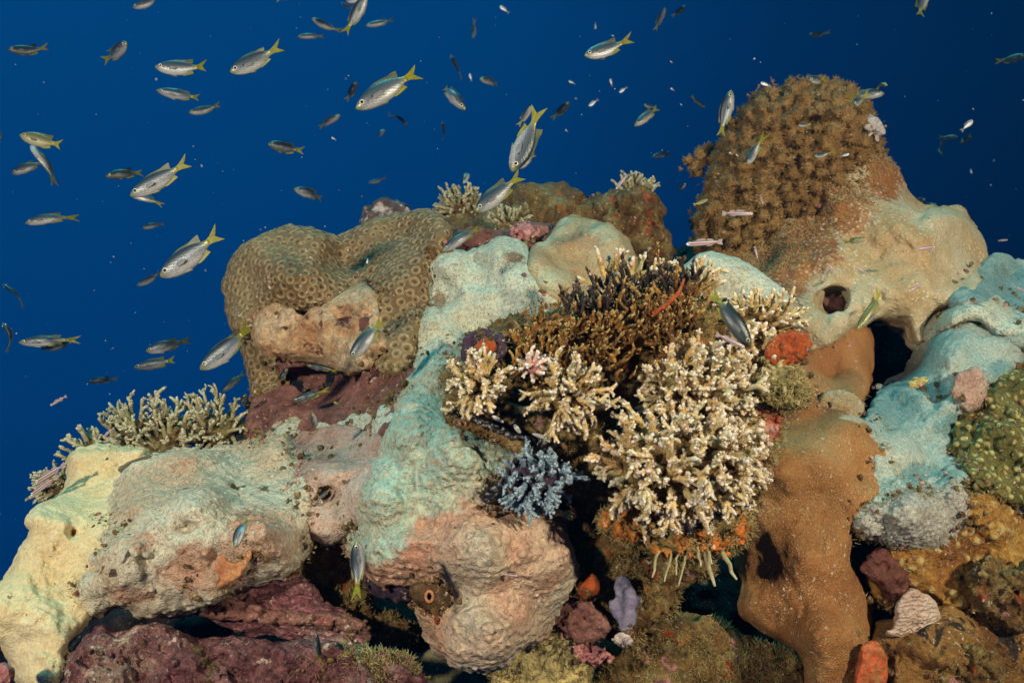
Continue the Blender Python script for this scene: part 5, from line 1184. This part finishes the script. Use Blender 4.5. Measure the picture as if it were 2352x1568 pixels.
def goby(hu, hv, tu, tv, label, y=1.0, yaw=0, roll=0, flip=0, hs=1.0):
    L = math.hypot(hu - tu, hv - tv) * K * y / math.cos(R(yaw))
    o = bpy.data.objects.new('striped_goby', GOBY); COL.objects.link(o); place(o, hu, hv, tu, tv, y, yaw, roll, flip, L, 1, hs)
    tag(o, label, 'fish', G2)
    for s in (1, -1):
        e = bpy.data.objects.new('eye', GEYE); COL.objects.link(e); e.parent = o; e.location = (.43, s * .034, .022)
        p = bpy.data.objects.new('pupil', PUPIL); COL.objects.link(p); p.parent = e; p.location = (.004, s * .008, 0); p.scale = (.75, .9, .75)
    return o
# tiny young fish: one mesh each
jm = fishmat('young_fish_skin', (.20, .22, .24), (.50, .52, .54), (.78, .76, .70), (.60, .54, .24), (.30, .28, .16), .2)
def young(hu, hv, tu, tv, label, y=1.5, yaw=20, roll=0, flip=0):
    L = math.hypot(hu - tu, hv - tv) * K * y / math.cos(R(yaw))
    if 'J' not in PROTO:
        vs, fs, ms = [], [], []; ns = 10
        st = [(.5, .01, .006), (.46, .08, .05), (.36, .15, .085), (.2, .175, .09), (.02, .13, .06), (-.14, .07, .03), (-.24, .04, .012)]
        for x, h, w in st:
            for k in range(ns): a = 2 * math.pi * k / ns; vs.append((x, w * math.sin(a), h * math.cos(a)))
        for i in range(len(st) - 1):
            for k in range(ns): fs.append((i * ns + k, (i + 1) * ns + k, (i + 1) * ns + (k + 1) % ns, i * ns + (k + 1) % ns)); ms.append(0)
        fs.append(tuple(range(ns))); ms.append(0)
        slab(vs, fs, ms, [(-.22, .035), (-.40, .10), (-.5, .12), (-.43, 0), (-.5, -.12), (-.40, -.10), (-.22, -.035)], lambda x: 0, 1)
        slab(vs, fs, ms, [(.2, .16), (.0, .20), (-.12, .15), (-.14, .06)], lambda x: 0, 1)
        PROTO['J'] = mk_mesh('young_fish', vs, fs, ms, [jm, clear])
    o = bpy.data.objects.new('young_fish', PROTO['J']); COL.objects.link(o); place(o, hu, hv, tu, tv, y, yaw, roll, flip, L, 1, 1)
    tag(o, label, 'fish', 'tiny young fish scattered in the water'); return o

# --- upper left
fish(304, 17, 378, -2, 'blue silver fish cut by the top edge, upper left', bend=0, roll=0, y=1.35)
fish(33, 122, 97, 112, 'dark chunky fish alone in the upper left corner', 'K', yaw=35, bend=.6, fan=1)
fish(303, 107, 234, 134, 'silver fish facing right with its tail down, left of the big silver fish', yaw=32, hs=1.15)
fish(362, 158, 477, 158, 'broad pale silver fish level in the water at upper left', yaw=12, hs=1.05, fan=1)
fish(535, 172, 643, 108, 'dark grey fish slanting nose down, tail high, right of the broad pale fish', yaw=15, fan=0, roll=8)
fish(365, 211, 467, 227, 'slim grey fish with dull tail just below the broad pale fish', yaw=12, hs=.82, roll=14)
fish(438, 262, 504, 244, 'small bright silver fish below the slim grey one', yaw=18, hs=.95)
fish(721, 50, 774, 70, 'short fish with its tail curled down near the top edge', yaw=32, bend=.6, hs=.95)
fish(685, 88, 743, 78, 'small silver fish under the one with the curled tail', yaw=15, hs=.8)
fish(-48, 332, 31, 318, 'yellow tail of a fish leaving the left edge', fan=1)
fish(54, 313, 143, 337, 'olive grey fish with long trailing fins at the far left', 'Y', yaw=15, fan=1, hs=1.15)
fish(73, 335, 138, 411, 'pale thin fish seen from below, diving right under the olive grey fish', roll=-78, yaw=5, ws=.9)
fish(35, 402, 94, 364, 'grey fish heading down left beside the thin pale one', yaw=18, hs=1.0, roll=10)
fish(254, 410, 320, 386, 'small brown fish left of the large slanting silver fish', 'K', yaw=32, fan=1)
fish(305, 452, 437, 372, 'large silver fish slanting nose down with bright yellow forked tail, left side', yaw=8, hs=.92, fan=1, roll=6)
fish(299, 446, 370, 462, 'thin white bellied fish mostly hidden under the large slanting silver fish', y=1.05, roll=-30, hs=.9)
fish(624, 337, 688, 343, 'round bodied dark fish with a yellow chin, centre left', 'K', yaw=38, hs=1.1)
fish(680, 437, 743, 452, 'small big eyed fish with rusty tail, above the honeycomb coral', yaw=28, bend=-.6, fan=1)
fish(784, 268, 724, 290, 'slim silver fish facing right, left of the biggest fish', yaw=20, hs=.9)
fish(64, 514, 160, 488, 'bright silver fish with white face at the left, below the grey ones', yaw=10, hs=.82)
fish(331, 526, 373, 507, 'tiny silver fish under the large slanting silver fish', yaw=22, hs=.95)
fish(690, -24, 634, 5, 'fish fins just poking in at the top edge, centre left', y=1.2)
young(762, 316, 772, 322, 'tiny bright speck of a fish below the slim silver one', 1.2)
# --- top centre
fish(843, -8, 792, 79, 'silver fish rising almost upright at the top edge, yellow tail down', yaw=10, flip=0, roll=0, hs=.95)
fish(794, 4, 856, -8, 'silver fish at the top edge partly behind the upright one', y=1.5, hs=.95)
fish(784, 6, 812, 27, 'thin pale fish crossing behind the upright one at the top edge', y=1.6, roll=70)
fish(841, 62, 903, 46, 'silver fish with spread tail right of the upright one', yaw=12, hs=.82, fan=1)
fish(1086, 94, 1091, 55, 'small dim fish hanging nose down, alone in the upper middle', yaw=30, flip=0, hs=.85)
young(1148, 14, 1170, 31, 'tiny thin pale fish near the top edge, upper middle', 1.3, 0)
fish(1034, 127, 1067, 182, 'pale thin fish seen edge on, diving right above the chunky spiny fish', roll=80, ws=.9)
young(1079, 169, 1083, 188, 'tiny pale fish beside the tip of the thin edge on fish', 1.4, 0)
fish(1103, 190, 1149, 184, 'small chunky fish with raised back fin, upper middle', yaw=45, fan=1, hs=1.0)
fish(820, 254, 964, 152, 'biggest fish of all, silver with yellow forked tail, slanting nose down', yaw=8, hs=.92, fan=1, roll=5)
fish(1070, 257, 1000, 174, 'silver fish heading down right with its tail high, right of the biggest fish', yaw=15, hs=.85, roll=12)
fish(823, 196, 795, 223, 'small dim round fish facing away at the biggest fish\'s back', 'K', yaw=48, hs=1.05)
fish(936, 290, 907, 254, 'thin dark fish diving right below the biggest fish', 'K', roll=70, yaw=10)
fish(874, 318, 883, 280, 'small grey fish hanging nose down under the biggest fish', yaw=30, hs=.9)
fish(1016, 281, 1026, 322, 'small pale fish seen edge on, nose up, yellow head', roll=75, yaw=15)
fish(1177, 398, 1240, 250, 'large silver fish hanging nose down with yellow tail up, centre', yaw=10, flip=1, hs=1.02, fan=1, roll=12)
fish(1220, 248, 1192, 286, 'silver fish peeking out behind the tail of the large hanging fish', y=1.05, yaw=30)
fish(1190, 388, 1228, 356, 'dim fish tail showing behind the head of the large hanging fish', y=1.3, yaw=10)
fish(1092, 488, 1198, 402, 'large grey fish nosing down in front of the crest tuft', yaw=10, hs=.95, fan=1, y=.85)
fish(1065, 425, 1079, 377, 'small fish hanging nose down just above the crest tuft', yaw=30, y=1.1, hs=.95)
fish(847, 421, 884, 412, 'small dim fish alone above the white flecked rock', yaw=20, hs=.8)
fish(1016, 579, 1107, 510, 'grey fish passing nose down between the honeycomb and pale lobed corals', yaw=8, hs=.78, y=.84, fan=0)
# --- top right of centre
fish(1341, 133, 1446, 97, 'bright silver fish with big ringed eye and yellow tail, upper right of centre', yaw=14, fan=1, hs=1.0)
fish(1525, 25, 1507, 64, 'small fish standing nose up near the top edge, right of centre', yaw=35, hs=.9)
fish(1570, 22, 1552, 30, 'small dark fish turned away beside the one standing nose up', 'K', yaw=60, hs=1.2)
young(1367, 68, 1368, 50, 'tiny dark fish standing upright near the top, right of centre', 2.0, 10)
young(1410, 84, 1403, 80, 'tiny pale speck above the bright silver fish with ringed eye', 1.6)
young(1306, 186, 1322, 194, 'tiny pale fish heading left, above the dim round one', 1.6, 0)
young(1402, 181, 1406, 200, 'tiny upright pale fish below the bright silver fish with ringed eye', 1.6, 0)
young(1422, 213, 1441, 200, 'tiny silver fish slanting down left, highest of two like it', 1.4, 0)
young(1352, 244, 1375, 228, 'small silver fish slanting down left, lowest of two like it', 1.4, 0)
fish(1306, 240, 1274, 267, 'dim blue fish turned away, right of the large hanging fish', 'K', yaw=40, hs=1.1)
young(1298, 298, 1305, 303, 'tiny speck of a fish below the dim blue fish', 1.4)
fish(1455, 293, 1519, 238, 'bright silver fish slanting down left with yellow chin, right of centre', yaw=15, hs=.85, fan=1)
fish(1478, 243, 1504, 246, 'small grey fish half hidden behind the slanting bright one', y=1.6, yaw=30)
fish(1497, 361, 1551, 348, 'small slim grey fish above the crest boulder', yaw=12, hs=.75)
young(1539, 141, 1546, 145, 'tiny pale speck high right of centre, topmost of three in a column', 1.5)
young(1540, 203, 1550, 209, 'tiny glinting fish, second of the column of specks', 1.5)
young(1562, 239, 1568, 243, 'tiny glinting speck, lowest of the column of specks', 1.5)
young(1578, 364, 1583, 371, 'tiny brownish fish facing the viewer left of the tower', 1.5)
fish(1572, 424, 1558, 438, 'small greenish fish left of the tower foot, above the lime one', yaw=50, y=1.4)
fish(1624, 459, 1594, 471, 'small lime green fish left of the tower', 'Y', yaw=20, y=1.15)
# --- around the tower
fish(1677, 210, 1654, 315, 'grey silver fish standing nose up left of the tower top, yellow tail down', yaw=8, flip=0, hs=.98, roll=0)
fish(1619, 250, 1587, 221, 'dim dark fish behind the one standing nose up', 'K', yaw=10, hs=.7)
young(1747, 190, 1771, 199, 'tiny bright white fish with yellow head above the tower', 1.1, 0)
fish(1850, 192, 1900, 178, 'small fish with spread yellow fins turning on the tower top', yaw=42, fan=1, y=1.1, hs=1.05)
fish(2028, 217, 1955, 216, 'grey fish facing right with yellow face at the right of the tower top', yaw=10, fan=1, y=1.15)
fish(1951, 247, 1984, 224, 'small yellow faced fish before the right facing fish on the tower top', yaw=50, fan=1, y=1.05)
fish(2026, 203, 2029, 181, 'small yellow fish seen head on above the right facing fish', 'Y', yaw=60, y=1.15)
fish(1856, 82, 1897, 80, 'dark fish alone high above the tower', 'K', yaw=20, hs=.9)
fish(2134, -38, 2101, 50, 'yellow tailed fish leaving through the top edge at right', fan=1)
fish(2337, 138, 2308, 134, 'dark fish turning towards the viewer near the right edge', 'K', yaw=62, hs=1.1)
fish(1832, 290, 1863, 285, 'gleaming white fish in front of the tower top', y=1.0, yaw=15)
fish(1711, 381, 1748, 322, 'silver fish with yellow snout slanting down over the left of the tower', yaw=22, y=1.0, fan=1, hs=1.0)
fish(1867, 361, 1908, 353, 'grey fish facing left in front of the tower middle', yaw=22, y=1.1, hs=.9)
young(1949, 354, 1930, 360, 'small pale fish facing right in front of the tower middle', 1.1)
young(1674, 350, 1683, 355, 'tiny bright speck at the left edge of the tower', 1.1)
young(1690, 355, 1698, 360, 'second tiny bright speck at the left edge of the tower, near the silver fish', 1.1)
fish(1599, 348, 1613, 342, 'small dim fish at the tip of the dark stub on the tower', yaw=40, y=1.4)
young(2234, 276, 2207, 302, 'bright slender fish pointing up right in the dark water at right', 1.2, 0)
young(2233, 253, 2237, 246, 'tiny pale fish above the bright slender one at right', 1.4, 40)
fish(2191, 320, 2168, 312, 'chunky dark fish with yellow cheek in the dark water at right', 'K', yaw=55, hs=1.1)
fish(2200, 332, 2234, 310, 'chunky brown fish heading down left in the dark water at right', 'K', yaw=35, hs=1.05)
fish(2156, 360, 2162, 333, 'small brown fish nose down, lowest of three in the dark water at right', 'K', yaw=45)
young(2228, 399, 2233, 386, 'tiny brown fish alone in the dark water at right', 1.6, 30)
fish(2118, 460, 2090, 466, 'dark fish facing right just above the tower shoulder', 'K', yaw=45, y=1.5, hs=1.1)
fish(2140, 482, 2146, 456, 'small yellow fish seen head on above the tower shoulder', 'Y', yaw=55, y=1.45)
goby(1750, 469, 1748, 448, 'tiny pink goby facing the viewer over the tower', 1.1, 30)
goby(1729, 491, 1658, 490, 'slender blue white goby facing right over the left of the tower', 1.0)
goby(1576, 561, 1660, 555, 'large red striped goby facing left before the gap beside the tower', .85)
goby(1415, 434, 1441, 402, 'pink goby slanting down left beside the tuft on the crest boulder', 1.05)
fish(1985, 550, 1942, 555, 'yellow sided fish facing right in front of the tower coral', 'Y', yaw=20, y=1.0, hs=1.1)
goby(2147, 567, 2103, 573, 'grey striped goby facing right over the tower shoulder', 1.05)
young(2130, 584, 2138, 580, 'tiny fish facing the viewer below the grey striped goby', 1.05)
goby(2314, 551, 2293, 553, 'tiny goby in the dark water beside the tower shoulder', 1.3)
goby(1740, 593, 1733, 566, 'small upright goby nose down at the foot of the tower', 1.0)
goby(1918, 625, 1899, 605, 'small goby nose down right, above the round hole', 1.0)
goby(1990, 627, 1964, 613, 'small goby heading down right, right of the round hole', 1.0)
goby(1868, 666, 1856, 650, 'tiny goby nose down at the left rim of the round hole', 1.0)
goby(2088, 669, 2119, 652, 'red striped goby heading left on the tower coral near the lipped plate', 1.0)
goby(2354, 669, 2329, 658, 'small goby at the right edge over the turquoise coral', 1.0)
young(1688, 612, 1694, 605, 'tiny pinkish fish over the pale green plate', .9)
fish(1722, 797, 1636, 661, 'dark fish diving with a lime yellow tail over the branching coral', 'K', y=.57, yaw=6, hs=.86, roll=10, flip=0)
goby(1708, 797, 1644, 767, 'red striped goby with white head beside the diving dark fish', .555)
fish(1964, 757, 2048, 663, 'olive fish with yellow fins slanting down before the black cave', 'Y', yaw=8, hs=.66, roll=14, y=.9, fan=1)
# --- left side, lower
fish(374, 636, 510, 536, 'large grey fish with raised back fin spike and yellow tail, left middle', yaw=8, fan=1, hs=1.05)
fish(317, 656, 374, 627, 'small grey fish swimming at the nose of the large spiky finned one', yaw=10, hs=.8)
fish(6, 653, 69, 691, 'thin fish seen from above at the left edge, tail trailing right', roll=78, ws=.75, bend=.6)
fish(6, 742, 47, 791, 'yellow headed fish seen edge on at the left edge', roll=68, ws=1.1, y=.85)
fish(49, 786, 168, 779, 'grey fish level at the far left with another close below', yaw=8, hs=.78, fan=0)
fish(97, 800, 183, 783, 'white bellied fish partly hidden under the level grey one', hs=.8, y=.95, yaw=5)
fish(341, 806, 428, 780, 'grey fish with folded tail, upper of a pair left of the reef', yaw=15, hs=1.0)
fish(312, 843, 407, 827, 'silver fish with wide forked tail, lower of a pair left of the reef', yaw=10, hs=.88, fan=1)
fish(207, 875, 265, 870, 'small dark fish below the pair, left of the reef', 'K', yaw=15, hs=.85)
goby(116, 931, 153, 909, 'thin pale goby in the blue water left of the tall staghorn', .95)
fish(465, 847, 586, 752, 'large silver fish with blunt yellow tail touching the honeycomb coral', yaw=10, hs=.92, y=.78)
fish(515, 899, 557, 853, 'small silver fish nose down above the staghorn corals', yaw=18, hs=.88, fan=1)
fish(571, 903, 544, 942, 'dark fish with yellow tail at the foot of the maroon rock', 'K', yaw=35, y=.95)
fish(807, 823, 880, 730, 'silver fish with spread yellow tail before the maroon rock', yaw=12, hs=.92, y=.78, fan=1)
fish(598, 540, 618, 536, 'small dark fish peeking over the top of the honeycomb coral', 'K', y=1.3, yaw=20)
fish(722, 947, 722, 995, 'bright small fish standing nose up above the pinkish knob with the hole', yaw=30, y=.80, hs=.9)
fish(672, 920, 750, 897, 'dim fish with yellow tail in the shade of the maroon rock', 'K', y=.90, hs=.8)
fish(768, 922, 784, 930, 'small yellowish fish below the dim one in the shade', 'Y', yaw=40, y=.88)
fish(664, 846, 630, 884, 'dim fish tail down at the left mouth of the maroon recess', 'K', yaw=20, y=.94, hs=.8)
fish(708, 838, 772, 850, 'dim fish deep in the recess of the maroon rock', 'K', yaw=20, y=.96, hs=.8)
young(845, 606, 843, 592, 'tiny black and white fish facing the viewer on the honeycomb coral', .9, 40)
# --- bottom
fish(549, 1250, 555, 1181, 'grey fish nose down with yellow tail up over the encrusted mound', yaw=35, y=.62, hs=1.05)
fish(821, 1240, 825, 1357, 'silver fish standing nose up at the left side of the big lobed coral', y=.62, yaw=5, flip=1, hs=.98)
fish(725, 1448, 735, 1530, 'dim slim fish nose up with yellow tail down at the bottom', 'K', y=.60, hs=.6)
fish(770, 1470, 792, 1500, 'dim greenish fish in the bottom shade right of the slim one', 'K', y=.64, yaw=35)
goby(71, 1137, 132, 1094, 'red striped goby before the small staghorn tuft, lower of two', .80)
goby(82, 1108, 150, 1066, 'red striped goby before the small staghorn tuft, upper of two', .80)
goby(237, 1003, 262, 982, 'thin translucent goby over the sloping staghorn fringe', .84)
goby(1188, 1322, 1150, 1318, 'tiny yellow headed goby lying on the pink lobe', .70)
goby(856, 1100, 839, 1055, 'thin dark striped goby on the left rim of the turquoise lobe', .70, hs=.6)
fish(735, 1142, 757, 1124, 'dark green fish hiding in the hole of the pinkish knob', 'K', yaw=30, y=.795)
